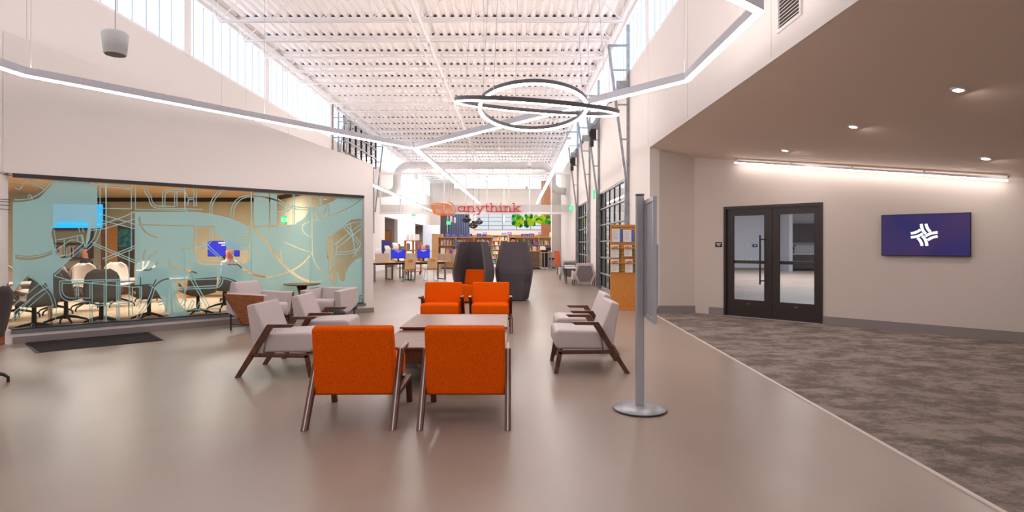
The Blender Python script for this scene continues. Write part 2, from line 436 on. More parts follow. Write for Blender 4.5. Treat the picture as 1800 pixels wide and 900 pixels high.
# ---- meeting room behind the diagonal glass wall
GA = Vector((-7.12, 8.11, 0)); GD = Vector((1.09, 1, 0)).normalized(); GN = Vector((GD.y, -GD.x, 0))   # GN faces the camera
GL, GW = 5.49, 5.70
def gw(s, z, off=0): return GA+GD*s+GN*off+Vector((0, 0, z))
zt = lambda s: 4.42-.2305*s
GT, GB = 2.44, .20
wall_line('wall_glass_front', GA[:2], (GA+GD*GW)[:2],
          [[(-.1, 0), (GW, 0), (GW, GB), (-.1, GB)], [(-.1, GT), (GW, GT), (GW, zt(GW)), (-.1, zt(-.1))],
           [(GL, GB), (GW, GB), (GW, GT), (GL, GT)]], -.16, M['wall'])
G2 = GA+GD*GW
wall_line('wall_room_side', (G2.x, G2.y), (-7.2, 17.5), [R(0, 7.05, 0, 3.1)], -.16, M['wall_in'])
mr_ = MB(); mr_.box(-14, XL, 17.5, 17.7, 0, 3.0); mr_.box(-14.2, -14, 6.5, 17.7, 0, 3.0); mr_.box(-14, XL-.2, 6.4, 6.6, 0, 3.0)
struct(mr_.build('wall_room_back', M['wall_in']))
flat('ceiling', [(-14, 6.5), (-7.3, 6.5), (-7.3, 8.05), (-7.1, 8.25), (-3.1, 11.9), (-7.2, 17.5), (-14, 17.5)], 2.86, 2.94, mat('warm_ceiling', (214, 184, 146), .9))
flat('floor', [(-14, 6.5), (-7.3, 6.5), (-7.15, 8.15), (-2.95, 11.98), (-7.2, 17.5), (-14, 17.5)], -.09, .006, M['carpet_w'])
# sloping lid of the glass-fronted volume
lid = MB(); q = [gw(-.05, zt(-.05), -.12), gw(GW-.12, zt(GW-.12), -.12), Vector((-7.2, 17.5, 3.1)), Vector((-7.2, 17.0, 3.5))]
lid.prism([p+Vector((0, 0, -.06)) for p in q], (0, 0, .05)); struct(lid.build('wall_lid', M['wall']))
bb = MB(); bb.box(-14, XL, 17.46, 17.5, 2.74, 2.86)
struct(bb.build('trim_3', M['brownblack']))
sd = (Vector((-7.2, 17.5, 0))-G2).normalized(); sn = Vector((sd.y, -sd.x, 0))
struct(MB().prism([G2-sn*.17+sd*.3+Vector((0, 0, 2.74)), G2-sn*.17+sd*6.9+Vector((0, 0, 2.74)), G2-sn*.17+sd*6.9+Vector((0, 0, 2.86)), G2-sn*.17+sd*.3+Vector((0, 0, 2.86))], -sn*.03).build('trim_4', M['brownblack'])).location = (0, 0, 0)
# glazing: five panes, dark head and sill, frosted film
win = struct(MB().prism([gw(0, GT-.055, .012), gw(GL, GT-.055, .012), gw(GL, GT, .012), gw(0, GT, .012)], -GN*.12).build('window_5', M['brownblack']))
fr = MB(); fr.prism([gw(0, GB, .012), gw(GL, GB, .012), gw(GL, GB+.018, .012), gw(0, GB+.018, .012)], -GN*.12)
struct(MB().prism([gw(GL-.018, GB, .012), gw(GL, GB, .012), gw(GL, GT-.055, .012), gw(GL-.018, GT-.055, .012)], -GN*.12).build('window_jamb', M['alu'], win))
struct(fr.build('window_frame', M['brownblack'], win))
sl = MB(); sl.prism([gw(-.02, GB-.045, .03), gw(GL+.03, GB-.045, .03), gw(GL+.03, GB, .03), gw(-.02, GB, .03)], -GN*.14)
struct(sl.build('window_sill', M['alu_d'], win))
jx = [22, 187, 326, 443, 547, 640]
def s_of(px):
    k = (px-CX)/F; Y = (GA.x-1.09*GA.y)/(k-1.09); return (Y-GA.y)/GD.y
for a, b in zip(jx[:-1], jx[1:]):
    s0, s1 = s_of(a)+.004, s_of(b)-.004
    p = MB().add([gw(s0, GB+.015, -.035), gw(s1, GB+.015, -.035), gw(s1, GT-.05, -.035), gw(s0, GT-.05, -.035)], [(0, 1, 2, 3)])
    struct(p.build('glass_pane', M['glass'], win))
jn = MB()
for a in jx[1:-1]:
    s = s_of(a); jn.prism([gw(s-.007, GB+.015, -.03), gw(s+.007, GB+.015, -.03), gw(s+.007, GT-.05, -.03), gw(s-.007, GT-.05, -.03)], -GN*.014)
struct(jn.build('glass_joint', mat('aqua_glass_edge', (176, 226, 220), .25), win))
# baseboards
def base_line(name, A, B, off, h=.14, m='base', t=.014):
    A = Vector((A[0], A[1], 0)); B = Vector((B[0], B[1], 0)); d = (B-A).normalized(); n = Vector((d.y, -d.x, 0))
    b = MB().prism([A+n*off, B+n*off, B+n*off+Vector((0, 0, h)), A+n*off+Vector((0, 0, h))], n*t)
    return struct(b.build(name, M[m]))
base_line('baseboard_left', gw(0, 0)[:2], gw(GW+.014, 0)[:2], .0, .10)
base_line('baseboard_hall', (XL, -8), (XL, 8.07), 0, .17, 'walnut_l', .02)
# graphic lines printed on the pier
wdc = thing('wall_decal', 'thin black graphic lines on the white pier left of the glass wall', 'decal')
P0, PN = (XL+.003, 0, 0), (1, 0, 0)
for poly in ([(0, 302), (3, 306), (21, 309)], [(4, 302), (21, 305)], [(0, 350), (19.5, 351.5)], [(0, 354), (19.5, 355.5)], [(0, 360), (19, 361.5)], [(0, 367), (19, 369)],
             [(0, 524), (15.5, 496)], [(0, 534), (15.5, 504)], [(0, 547), (14.5, 526)], [(4, 551), (14.5, 536)], [(8, 556), (14.5, 551)], [(10, 562), (14.5, 557)]):
    gl = MB()
    for a, b in zip(poly[:-1], poly[1:]):
        gl.bar(hit(a[0], a[1], P0, PN), hit(b[0], b[1], P0, PN), .004, .007)
    gl.build('graphic_line', M['black'], wdc)

# ---- alcove right: return wall, diagonal wall with double door, sloped ceiling
CZ = lambda X: 3.45-.235*(X-XR) if X < 7.7 else 3.45-.235*(7.7-XR)
wall_line('wall_alcove', (XR+.2, 11.85), (4.02, 11.85), [[(0, 0), (.95, 0), (.95, CZ(4.02)+.03), (0, CZ(3.07)+.03)]], -.2, M['alcove'])
WA = Vector((3.80, 11.85, 0)); WD = Vector((1, -1, 0)).normalized(); WN = Vector((WD.y, -WD.x, 0))   # WN faces camera
def aw(s, z, off=0): return WA+WD*s+WN*off+Vector((0, 0, z))
def s_aw(px): return (hit(px, 500, WA, WN)-WA).dot(WD)
ds0, ds1 = s_aw(1272.5), s_aw(1446.5); DZ = 2.175
sl_ = lambda s: CZ(WA.x+s*.7071)+.03
sk = (7.7-WA.x)/.7071
wall_line('wall_right_alcove', WA[:2], aw(17, 0)[:2],
          [[(0, 0), (ds0, 0), (ds0, sl_(ds0)), (0, sl_(0))], [(ds0, DZ), (ds1, DZ), (ds1, sl_(ds1)), (ds0, sl_(ds0))],
           [(ds1, 0), (17, 0), (17, sl_(17)), (sk, sl_(sk)), (ds1, sl_(ds1))]], -.2, M['alcove'])
cb = MB()
cb.prism([(XR+.021, -8, 3.445), (7.7, -8, CZ(7.7)), (7.7, 8.2, CZ(7.7)), (4.05, 12.0, CZ(4.05)), (XR+.021, 12.0, 3.445)], (0, 0, .08))
cb.prism([(7.7, -8, CZ(7.7)), (16, -8, CZ(7.7)), (16, -.3, CZ(7.7)), (7.7, 8.2, CZ(7.7))], (0, 0, .08))
struct(cb.build('ceiling', M['soffit']))
base_line('baseboard_right', aw(ds1, 0)[:2], aw(17, 0)[:2], 0, .15)
base_line('baseboard_right', aw(0.32, 0)[:2], aw(ds0, 0)[:2], 0, .15)
base_line('baseboard_right', (XR, 11.85), (4.04, 11.85), 0, .15)
# double door
fr = MB()
fr.prism([aw(ds0, 0, .02), aw(ds0+.05, 0, .02), aw(ds0+.05, DZ, .02), aw(ds0, DZ, .02)], -WN*.16)
fr.prism([aw(ds1-.05, 0, .02), aw(ds1, 0, .02), aw(ds1, DZ, .02), aw(ds1-.05, DZ, .02)], -WN*.16)
fr.prism([aw(ds0+.05, DZ-.05, .02), aw(ds1-.05, DZ-.05, .02), aw(ds1-.05, DZ, .02), aw(ds0+.05, DZ, .02)], -WN*.16)
door = struct(fr.build('door_1', M['brownblack']))
mid = s_aw(1356.5)
for i, (a, b, gx0, gx1) in enumerate(((ds0+.053, mid-.006, 1288.5, 1342.5), (mid+.006, ds1-.053, 1369, 1430.5))):
    g0, g1 = s_aw(gx0), s_aw(gx1)
    z0, z1, zt_, zb = .012, DZ-.055, 1.985, .34
    lf = MB()
    for q in (R(a, g0, z0, z1), R(g1, b, z0, z1), R(g0, g1, zt_, z1), R(g0, g1, z0, zb)):
        lf.prism([aw(s, z, -.02) for s, z in q], -WN*.045)
    leaf = struct(lf.build('door_leaf', M['brownblack'], door))
    struct(MB().add([aw(g0, zb, -.04), aw(g1, zb, -.04), aw(g1, zt_, -.04), aw(g0, zt_, -.04)], [(0, 1, 2, 3)]).build('door_glass', M['glass'], leaf))
    struct(MB().prism([aw(g0-.04, 1.05, -.06), aw(g1+.04, 1.05, -.06), aw(g1+.04, 1.11, -.06), aw(g0-.04, 1.11, -.06)], -WN*.07).build('push_bar', M['brownblack'], leaf))
    if i == 0:
        hs = s_aw(1338.5)
        hb = MB().tube([aw(hs, .66, .07), aw(hs, 1.60, .07)], .016, 10)
        for z in (.73, 1.52): hb.tube([aw(hs, z, .07), aw(hs+.05, z, .03), aw(hs+.05, z, -.02)], .011, 8)
        struct(hb.build('door_handle', M['black'], leaf))
    struct(MB().prism([aw((g0+g1)/2-.03, .262, -.0195), aw((g0+g1)/2+.03, .262, -.0195), aw((g0+g1)/2+.03, .27, -.0195), aw((g0+g1)/2-.03, .27, -.0195)], WN*.001).build('door_label', M['alu'], leaf))
struct(MB().prism([aw(ds0, 0.001, .03), aw(ds1, 0.001, .03), aw(ds1, .012, .03), aw(ds0, .012, .03)], -WN*.2).build('trim_5', M['alu']))
# event room beyond the double door
P = [(4.5, 12.0), (11.0, 31.5), (24, 31.5), (24, -8.2), (16, -.2)]
flat('floor', [(4.1, 11.95), (4.5, 12.2), (11.0, 31.5), (24, 31.5), (24, -8), (16.2, -.2)], -.09, .005, M['planks'])
flat('ceiling', [(4.1, 11.95), (4.5, 12.2), (11.0, 31.5), (24, 31.5), (24, -8), (16.2, -.2)], 4.0, 4.1, M['wall_cool'])
wall_line('wall_event_left', (4.45, 12.1), (11.0, 31.5), [R(0, 20.5, 0, 4.0)], -.1, M['wall_cool'])
wall_line('wall_event_back', (10.9, 31.5), (24, 31.5), [R(0, 13.1, 0, 4.0)], -.1, M['wall_cool'])
wall_line('wall_event_right', (24, 31.5), (24, -8), [R(0, 39.5, 0, 4.0)], -.1, M['wall_cool'])
wall_line('wall_event_upper', (4.2, 12.05), (16, .2), [R(0, 16.5, 2.2, 4.0)], -.05, M['wall_cool'])
struct(MB().box(11, 14.8, 31.46, 31.5, 0, .14).build('baseboard_event', M['base']))
struct(MB().box(14.62, 14.8, 30.0, 31.5, 0, 4).build('wall_event_return', M['wall_cool']))

# ---- sectional glass doors in the right hall wall, with high-lift tracks
def sect_door(name, y0, y1, tall):
    x = XR+.06; nr, nc = 6, 6; z1 = 3.1
    o = struct(MB().box(x-.02, x+.04, y0, y1, .0, .07).build(name, M['alu']))
    st = MB()
    for i in range(nc+1):
        y = y0+(y1-y0)*i/nc; st.box(x-.015, x+.035, max(y0, y-.028), min(y1, y+.028), .07, z1)
    struct(st.build('door_stile', M['black'], o))
    for j in range(1, nr+1):
        z = z1*j/nr
        rb = MB().box(x-.03, x+.04, y0, y1, z-.045, z)
        rb.box(x-.05, x-.03, y0, y1, z-.036, z-.012)
        for i in range(nc): rb.box(x-.062, x-.05, y0+(y1-y0)*(i+.5)/nc-.03, y0+(y1-y0)*(i+.5)/nc+.03, z-.05, z+.0)
        struct(rb.build('door_rail', M['alu'], o))
    struct(MB().add([(x, y0, .07), (x, y1, .07), (x, y1, z1-.05), (x, y0, z1-.05)], [(0, 1, 2, 3)]).build('door_glass', M['glass'], o))
    for s, y in ((-1, y0+.05), (1, y1-.05)):
        t = MB()
        t.box(XR-.07, XR-.0, y-.045, y-.037, 0, tall+.5)       # wall angle
        t.box(XR-.008, XR, y-.045, y+.045, 0, tall+.5)
        t.bar((XR-.09, y, 0.02), (XR-.09, y, 3.1), .05, .05); t.bar((XR-.09, y, 3.1), (XR-.50, y, tall), .05, .06)
        for k in range(7):
            z = .6+k*.85
            xx = XR-.09 if z < 3.1 else XR-.09-.41*(z-3.1)/(tall-3.1)
            if z < tall: t.bar((XR, y, z), (xx, y, z), .04, .035)
        t.bar((XR, y, tall), (XR-.52, y, tall), .04, .05)
        struct(t.build('door_track', M['galv'], o))
    zs = tall-1.0
    sh = MB().tube([(XR-.22, y0-.05, zs), (XR-.22, y1+.05, zs)], .016, 8)
    for y in (y0+.0, y1-.0): sh.box(XR-.32, XR-.02, y-.03, y+.03, zs-.10, zs+.12)
    struct(sh.build('door_shaft', M['galv'], o))
    sp = MB()
    for y in (y0+.5, y1-1.5):
        sp.tube([(XR-.22, y+k*.02, zs) for k in range(0, 50)], [.065 if k % 2 else .055 for k in range(50)], 10)
    struct(sp.build('door_spring', M['alu_d'], o))
    mt = MB().box(XR-.34, XR-.16, y1-.42, y1-.24, zs-.50, zs-.16); mt.tube([(XR-.30, y1-.33, zs-.72), (XR-.30, y1-.33, zs-.52)], .07, 10); mt.tube([(XR-.38, y1-.33, zs-.3), (XR-.34, y1-.33, zs-.3)], .10, 12)
    struct(mt.build('door_motor', M['black'], o, bevel=.01))
    return o
sect_door('door_2', D1[0], D1[1], 6.3)
sect_door('door_3', D2[0], D2[1], 6.3)
# raised sectional door on the left wall (parked high in front of the clerestory)
o = struct(MB().box(XL+.16, XL+.22, 23.7, 29.3, 5.30, 5.36).build('door_4', M['black']))
st = MB(); rl = MB()
for i in range(7): st.box(XL+.16, XL+.22, 23.7+5.6*i/6-.03, 23.7+5.6*i/6+.03, 5.36, 6.8)
for j in range(1, 4): rl.box(XL+.15, XL+.23, 23.7, 29.3, 5.36+.48*j-.05, 5.36+.48*j)
struct(st.build('door_stile', M['black'], o)); struct(rl.build('door_rail', M['alu'], o))
struct(MB().add([(XL+.18, 23.7, 5.36), (XL+.18, 29.3, 5.36), (XL+.18, 29.3, 6.8), (XL+.18, 23.7, 6.8)], [(0, 1, 2, 3)]).build('door_glass', M['glass'], o))
for y in (22.75, 23.5, 29.5):
    t = MB().box(XL+.0, XL+.06, y-.04, y+.04, 2.0, 7.1); t.bar((XL+.1, y, 3.1), (XL+.5, y, 6.5), .05, .06); t.bar((XL, y, 6.5), (XL+.5, y, 6.5), .04, .04); t.bar((XL, y, 5.7), (XL+.42, y, 5.7), .04, .04)
    struct(t.build('door_track', M['galv'], o))

# ---- patio outside the sectional doors
struct(MB().box(3.07, 11, 12.3, 45, -.15, -.02).build('floor', mat('patio_paving', (176, 172, 168), .8)))
fn = MB()
for k in range(11): fn.box(4.9, 4.94, 15.2, 26.5, .1+.17*k, .19+.17*k)
for y in (15.2, 18, 21, 24, 26.5): fn.box(4.94, 5.02, y-.05, y+.05, -.03, 2.05)
tag(fn.build('slat_screen', M['plastic_g']), 'grey slatted screen outside behind the sectional glass doors', 'screen')

# ================================================================== OVERHEAD
# open-web steel joists, each a thing; copied down the hall
ZB = ZR-.62
def nth(k): return str(k)+('th' if 10 < k % 100 < 20 else {1: 'st', 2: 'nd', 3: 'rd'}.get(k % 10, 'th'))
def joist(y):
    t = thing('roof_joist', 'white open-web roof joist nearest the camera, 1st of the row', 'roof joist', (0, y, 0), 0, 'white open-web joists under the roof deck')
    tc_ = MB(); bc = MB(); wb_ = MB()
    for s in (-1, 1):
        tc_.box(XL, XR, s*.035-.005*(s < 0), s*.035+.005*(s > 0)+(.0), ZR-.06, ZR-.002); tc_.box(XL, XR, min(s*.01, s*.06), max(s*.01, s*.06), ZR-.008, ZR-.002)
        bc.box(XL+.25, XR-.25, min(s*.012, s*.062), max(s*.012, s*.062), ZB, ZB+.008); bc.box(XL+.25, XR-.25, min(s*.012, s*.020), max(s*.012, s*.020), ZB, ZB+.05)
    N = 17; xs = [XL+.25+(XR-XL-.5)*i/(N-1) for i in range(N)]; pts = []
    for i, x in enumerate(xs):
        pts.append((x, 0, ZB+.02 if i % 2 == 0 else ZR-.03))
    pts = [(XL+.02, 0, ZR-.04)]+pts+[(XR-.02, 0, ZR-.04)]
    for a, b in zip(pts[:-1], pts[1:]): wb_.bar(a, b, .022, .022)
    for i in range(0, N, 2): wb_.bar((xs[i], 0, ZB+.02), (xs[i], 0, ZR-.03), .016, .016, (0, 1, 0))
    tc_.build('top_chord', M['steel_w'], t); bc.build('bottom_chord', M['steel_w'], t); wb_.build('web', M['steel_w'], t)
    fc_ = MB(); x = XL-.2+.22*2
    tp_ = []
    while x < XR-.1: tp_ += [(x+.080, .0005), (x+.088, .0005), (x+.10, .064), (x+.17, .064), (x+.182, .0005)]; x += .22
    n_ = len(tp_); fc_.v = [(a, -.03, ZR-.001) for a, b in tp_]+[(a, -.03, ZR+b) for a, b in tp_]; fc_.f = [(i, i+1, n_+i+1, n_+i) for i in range(n_-1)]
    fc_.build('flute_shade', mat('flute_gap_shade', (96, 72, 64), .9), t)  # shade of the open deck flutes, coloured onto a thin ribbon
    return t
j0 = joist(12.15)
for k in range(1, 29): dup(j0, (0, 12.15+1.3*k, 0), label='white open-web roof joist, %s from the camera' % nth(k+1))
# bearing girders along both sides, bridging and sprinkler lines
for nm, x in (('left', XL+.06), ('right', XR-.06)):
    struct(MB().box(x-.06, x+.06, -8, YB, ZR-.22, ZR-.062).build('trim_beam_'+nm, M['steel_w']))
for i, (x, z, r, lab) in enumerate(((-5.25, ZB-.02, .018, 'thin white bridging line along the left of the roof joists'),
                         (-2.38, ZB-.03, .02, 'thin white bridging line along the middle of the roof joists'),
                         (1.85, ZB-.02, .018, 'thin white bridging line along the right of the roof joists'))):
    tag(MB().tube([(x, -7, z), (x, YB-.5, z)], r, 6).build('bridging_bar', M['steel_w']), lab, 'bridging bar')
pp = thing('sprinkler_pipe', 'thick white sprinkler pipe running down the middle of the roof beside the thin bridging line', 'pipe', (0, 0, 0))
MB().tube([(-2.12, -7, ZB-.08), (-2.12, YB-.5, ZB-.08)], .045, 10).build('pipe', M['steel_w'], pp)
for k in range(12):
    y = 11.5+k*3.0
    b = MB().tube([(-2.12, y, ZB-.08), (-2.12, y, ZB-.17)], .014, 6); b.lathe([(.0, -.20), (.03, -.195), (.03, -.18), (.01, -.17)], 8, (-2.12, y, ZB))
    b.build('sprinkler_head', M['alu'], pp)

# ---- linear LED lights: white aluminium body with a glowing diffuser below
M['led_up'] = emis('led_uplight', LEDCOL, 28.0)
def led_run(label, pts, cables=(), z=H+2.0, up=True, lh=.0115):
    t = thing('linear_light', label, 'light', (pts[0][0], pts[0][1], z))
    P = [Vector((x, y, 0)) for x, y in pts]; n = len(P); w_ = .032
    L = []; Rr = []
    for i in range(n):
        if i == 0: d = (P[1]-P[0]).normalized(); m = Vector((-d.y, d.x, 0)); k = 1
        elif i == n-1: d = (P[-1]-P[-2]).normalized(); m = Vector((-d.y, d.x, 0)); k = 1
        else:
            a = (P[i]-P[i-1]).normalized(); b = (P[i+1]-P[i]).normalized()
            na = Vector((-a.y, a.x, 0)); nb = Vector((-b.y, b.x, 0)); m = (na+nb).normalized(); k = 1/max(.4, m.dot(na))
        L.append(P[i]+m*w_*k); Rr.append(P[i]-m*w_*k)
    o0 = Vector((pts[0][0], pts[0][1], 0)); body = MB(); lens = MB(); top = MB()
    for i in range(n-1):
        q = [L[i]-o0, L[i+1]-o0, Rr[i+1]-o0, Rr[i]-o0]
        body.prism([p+Vector((0, 0, lh+.0005)) for p in q], (0, 0, .1065-lh))
        c = [(L[i]*.86+Rr[i]*.14)-o0, (L[i+1]*.86+Rr[i+1]*.14)-o0, (L[i+1]*.14+Rr[i+1]*.86)-o0, (L[i]*.14+Rr[i]*.86)-o0]
        lens.prism([p+Vector((0, 0, -.004)) for p in q], (0, 0, lh+.004)); top.prism([p+Vector((0, 0, .1072)) for p in c], (0, 0, .002))
    body.build('housing', M['led_body'], t); lens.build('diffuser', M['led'], t)
    if up: top.build('upper_diffuser', M['led_up'], t)
    for cx, cy in cables:
        MB().tube([(cx-o0.x, cy-o0.y, .1), (cx-o0.x, cy-o0.y, 7.28-z)], .0028, 5).build('cable', M['alu'], t)
    return t
M['led_body'] = mat('white_lamp_housing', (206, 206, 216), .5)
def pl(px, py, dz=2.0):
    Y = dz/(CY-py)*F; return ((px-CX)/F*Y, Y)
c0 = pl(40, 133); c1 = pl(728, 262); c2 = pl(1207, 143); c3 = pl(1335, 22); c4 = pl(1235, -28)
led_run('long angled LED light running from the glass wall past the rings to the right wall', [(c0[0]-.12, c0[1]-3.0), c0, c1, c2, c3, c4],
        [(-4.0, 9.2), (1.1, 8.2), (-.5, 10.1), (c3[0], c3[1]+.4), (c2[0], c2[1]+.1), (-5.75, 6.8)])
led_run('straight LED light running down the hall from the left bend towards the orange logo', [(c1[0], c1[1]+.05), pl(842, 357.5)], [(-1.9, 17), (-1.75, 23)], lh=.05)
led_run('straight LED light running down the hall on the right before the galvanised door tracks', [pl(1000, 250), pl(944.5, 357.5)], [(1.2, 17), (1.25, 23)], lh=.05)
led_run('straight LED light emerging behind the glass wall end above the computer desks', [(-4.75, 16.5), (-4.78, 27.8)], [(-4.78, 20), (-4.79, 26)], lh=.05)
led_run('short LED light seen through the transom left of the orange logo', [(-4.78, 28.2), (-4.8, 34.0)], [(-4.79, 29), (-4.79, 33)], lh=.05)

# ---- ring chandelier: two interlocking dark rings, light on the underside
def ring(label, c, R_, rx, ry, rz, hang):
    t = thing('ring_light', label, 'light', c)
    n = 72; h = .062; t_ = .042; body = MB(); lens = MB()
    rot = Matrix.Rotation(rz, 3, 'Z') @ Matrix.Rotation(ry, 3, 'Y') @ Matrix.Rotation(rx, 3, 'X')
    def rr(r, z0, z1, r2, mb):
        k = len(mb.v); v = []
        for i in range(n):
            a = 2*PI*i/n; ca, sa = math.cos(a), math.sin(a)
            for q in ((r, z0), (r2, z0), (r2, z1), (r, z1)): v.append(tuple(rot @ Vector((q[0]*ca, q[0]*sa, q[1]))))
        f = []
        for i in range(n):
            j = (i+1) % n
            for e in range(4): f.append((i*4+e, j*4+e, j*4+(e+1) % 4, i*4+(e+1) % 4))
        mb.add(v, f)
    rr(R_-t_, -h/2+.012, h/2, R_, body); rr(R_-t_+.001, -h/2-.004, -h/2+.0115, R_-.001, lens)
    body.build('ring_housing', M['ring'], t, smooth=False); lens.build('diffuser', M['led'], t)
    for a in hang:
        p = rot @ Vector((R_*math.cos(a), R_*math.sin(a), h/2))
        MB().tube([p, (p.x*.72, p.y*.72, ZB-c[2])], .0028, 5).build('cable', M['alu'], t)
    return t
M['ring'] = mat('dark_grey_ring', (92, 88, 92), .45)
YR = 7.4
ring('wide dark ring light seen almost edge-on, tilted down to the right', at(943, 188, YR), 144/F*YR, math.radians(10.3), math.radians(4.6), 0, (.4, 2.75, 4.2))
ring('smaller dark ring light with open oval outline, crossing the wide tilted ring', at(937, 189, YR+.05), 97/F*YR, math.radians(-11.5), math.radians(.5), 0, (.3, 1.9, 3.6))

# ---- hanging speaker, pendants, downlights, grille
M['speaker_w'] = mat('pale_speaker_shell', (222, 226, 228), .4)
def speaker(label, c, r, cable_top, m='speaker_w'):
    t = thing('pendant_speaker', label, 'speaker', c)
    MB().lathe([(r*.74, 0), (r*.82, r*.06), (r*.84, r*.40), (r*.87, r*.41), (r*.97, r*1.6), (r*.96, r*1.72), (r*.85, r*1.85), (r*.3, r*1.98), (.0, r*2.0)], 32).build('body', M[m], t, smooth=True)
    MB().lathe([(r*.74, -.004), (r*.74, .004)], 32).build('grille', mat('speaker_grille', (128, 116, 110), .7), t)
    MB().tube([(0, 0, r*2.1), (0, 0, cable_top-c[2])], .005, 6).build('cable', M['alu'], t)
    return t
p = at(202.5, 96, 6.0); speaker('white pendant speaker hanging at top left by the clerestory', p, .128, 7.31)
p = at(731, 314, 24); speaker('small white pendant cylinder before the glass transom above the computer desks', p, .095, 7.31, 'plastic_w')
p = at(931, 293.5, 27); speaker('small white pendant cylinder in front of the long duct', p, .125, 7.31, 'plastic_w')
p = at(926, 332, 36); speaker('tiny white pendant cylinder behind the transom right of the sign', p, .10, 7.31, 'plastic_w')
ceil_n = Vector((.235, 0, 1)).normalized()
for px, py, lab in ((1685, 157, 'nearest and largest of the recessed downlights in the sloped ceiling'), (1500, 222, 'recessed downlight second from the camera in the sloped ceiling'),
                    (1380, 264, 'small recessed downlight nearest the hall corner'), (1733, 278, 'recessed downlight above the television')):
    c = hit(px, py, (XR, 0, 3.45), ceil_n)
    t = thing('downlight', 'white '+lab, 'light', c); t.rotation_euler = (0, math.atan(.235), 0)
    MB().lathe([(.052, -.012), (.072, -.010), (.075, -.001)], 24).build('trim_ring', M['plastic_w'], t)
    MB().lathe([(.05, -.013), (.05, -.011)], 24).build('lens', M['led_soft'], t)
    area('downlight_lamp', c+Vector((0, 0, -.03)), (0, 0, 0), .1, .1, 5, (1, .9, .84))
g = thing('air_grille', 'white slatted return air grille high on the right hall wall', 'vent', (XR, 5.87, 3.69))
fr = MB(); y0, y1, z0, z1 = -.25, .26, 0, .50
for q in ((y0, y1, z0, z0+.035), (y0, y1, z1-.035, z1), (y0, y0+.035, z0+.035, z1-.035), (y1-.035, y1, z0+.035, z1-.035)): fr.box(-.02, 0, *q)
fr.build('frame', M['plastic_w'], g)
MB().box(-.004, -.001, y0+.035, y1-.035, z0+.035, z1-.035).build('backing', mat('dark_duct', (70, 62, 60), .8), g)
for k in range(11):
    z = z0+.055+k*.038
    MB().prism([(-.018, y0+.035, z), (-.015, y0+.035, z+.003), (-.004, y0+.035, z+.022), (-.007, y0+.035, z+.019)], (0, y1-y0-.07, 0)).build('slat', M['plastic_w'], g)
# linear wall-wash light under the sloped ceiling over the double door and TV
sA, sB = s_aw(1297), s_aw(1773)
t = thing('wall_washer', 'long warm linear light along the wall above the double door and television', 'light', aw(sA, 0))
b = MB(); l = MB(); o0 = aw(sA, 0)
za, zb2 = CZ(WA.x+sA*.7071)-.07, CZ(WA.x+sB*.7071)-.07
b.prism([aw(sA, za+.02, .11)-o0, aw(sA, za+.02, .16)-o0, aw(sA, za+.055, .16)-o0, aw(sA, za+.055, .11)-o0], aw(sB, zb2)-aw(sA, za))
l.prism([aw(sA, za, .115)-o0, aw(sA, za, .155)-o0, aw(sA, za+.019, .155)-o0, aw(sA, za+.019, .115)-o0], aw(sB, zb2)-aw(sA, za))
b.build('housing', M['alu'], t); l.build('diffuser', emis('washer_led', LEDCOL, 10), t)
for k in range(5):
    f = k/4; s = sA+(sB-sA)*f; z = za+(zb2-za)*f
    MB().bar(aw(s, z+.04, .13)-o0, aw(s, z+.09, .01)-o0, .02, .02).build('bracket', M['alu'], t)

# ---- white duct across the hall with elbows into the side walls
dz, dy, dr = 5.68, 30.6, .20
pts = []
pts += [(XL+.002, dy, 4.15), (-6.7, dy, 4.2)]
for k in range(9):
    a = -PI/2+PI/2*k/8; pts.append((-6.62+.42*math.cos(a), dy, 4.62+.42*math.sin(a)))
for k in range(9):
    a = PI-PI/2*k/8; pts.append((-5.55+.65*math.cos(a), dy, 5.03+.65*math.sin(a)))
pts += [(1.55, dy, dz)]
for k in range(1, 9):
    a = PI/2-PI/2*k/8; pts.append((1.55+.62*math.cos(a), dy, dz-.62+.62*math.sin(a)))
pts += [(2.17, dy, 4.75)]
for k in range(1, 8):
    a = PI+PI/2*k/8; pts.append((2.17+.45+.45*math.cos(a), dy, 4.75+.45*math.sin(a)))
pts += [(XR-.002, dy, 4.28)]
d = thing('air_duct', 'white round air duct crossing the hall behind the transom with bent ends', 'duct', (0, 0, 0))
MB().tube(pts, dr, 20).build('duct', M['steel_w'], d, smooth=True)
for x in (-4.4, -2.2, 0, 1.4):
    MB().tube([(x, dy, dz-dr-.005), (x, dy, dz-dr)], dr, 6).build('strap', M['steel_w'], d) if False else MB().tube([(x, dy, dz+dr-.01), (x, dy, 7.2)], .008, 5).build('strap', M['steel_w'], d)
# long white truss edge behind duct
tb = MB().box(XL, XR, 31.4, 31.5, 5.30, 5.36)
struct(tb.build('trim_beam_cross', M['steel_w']))

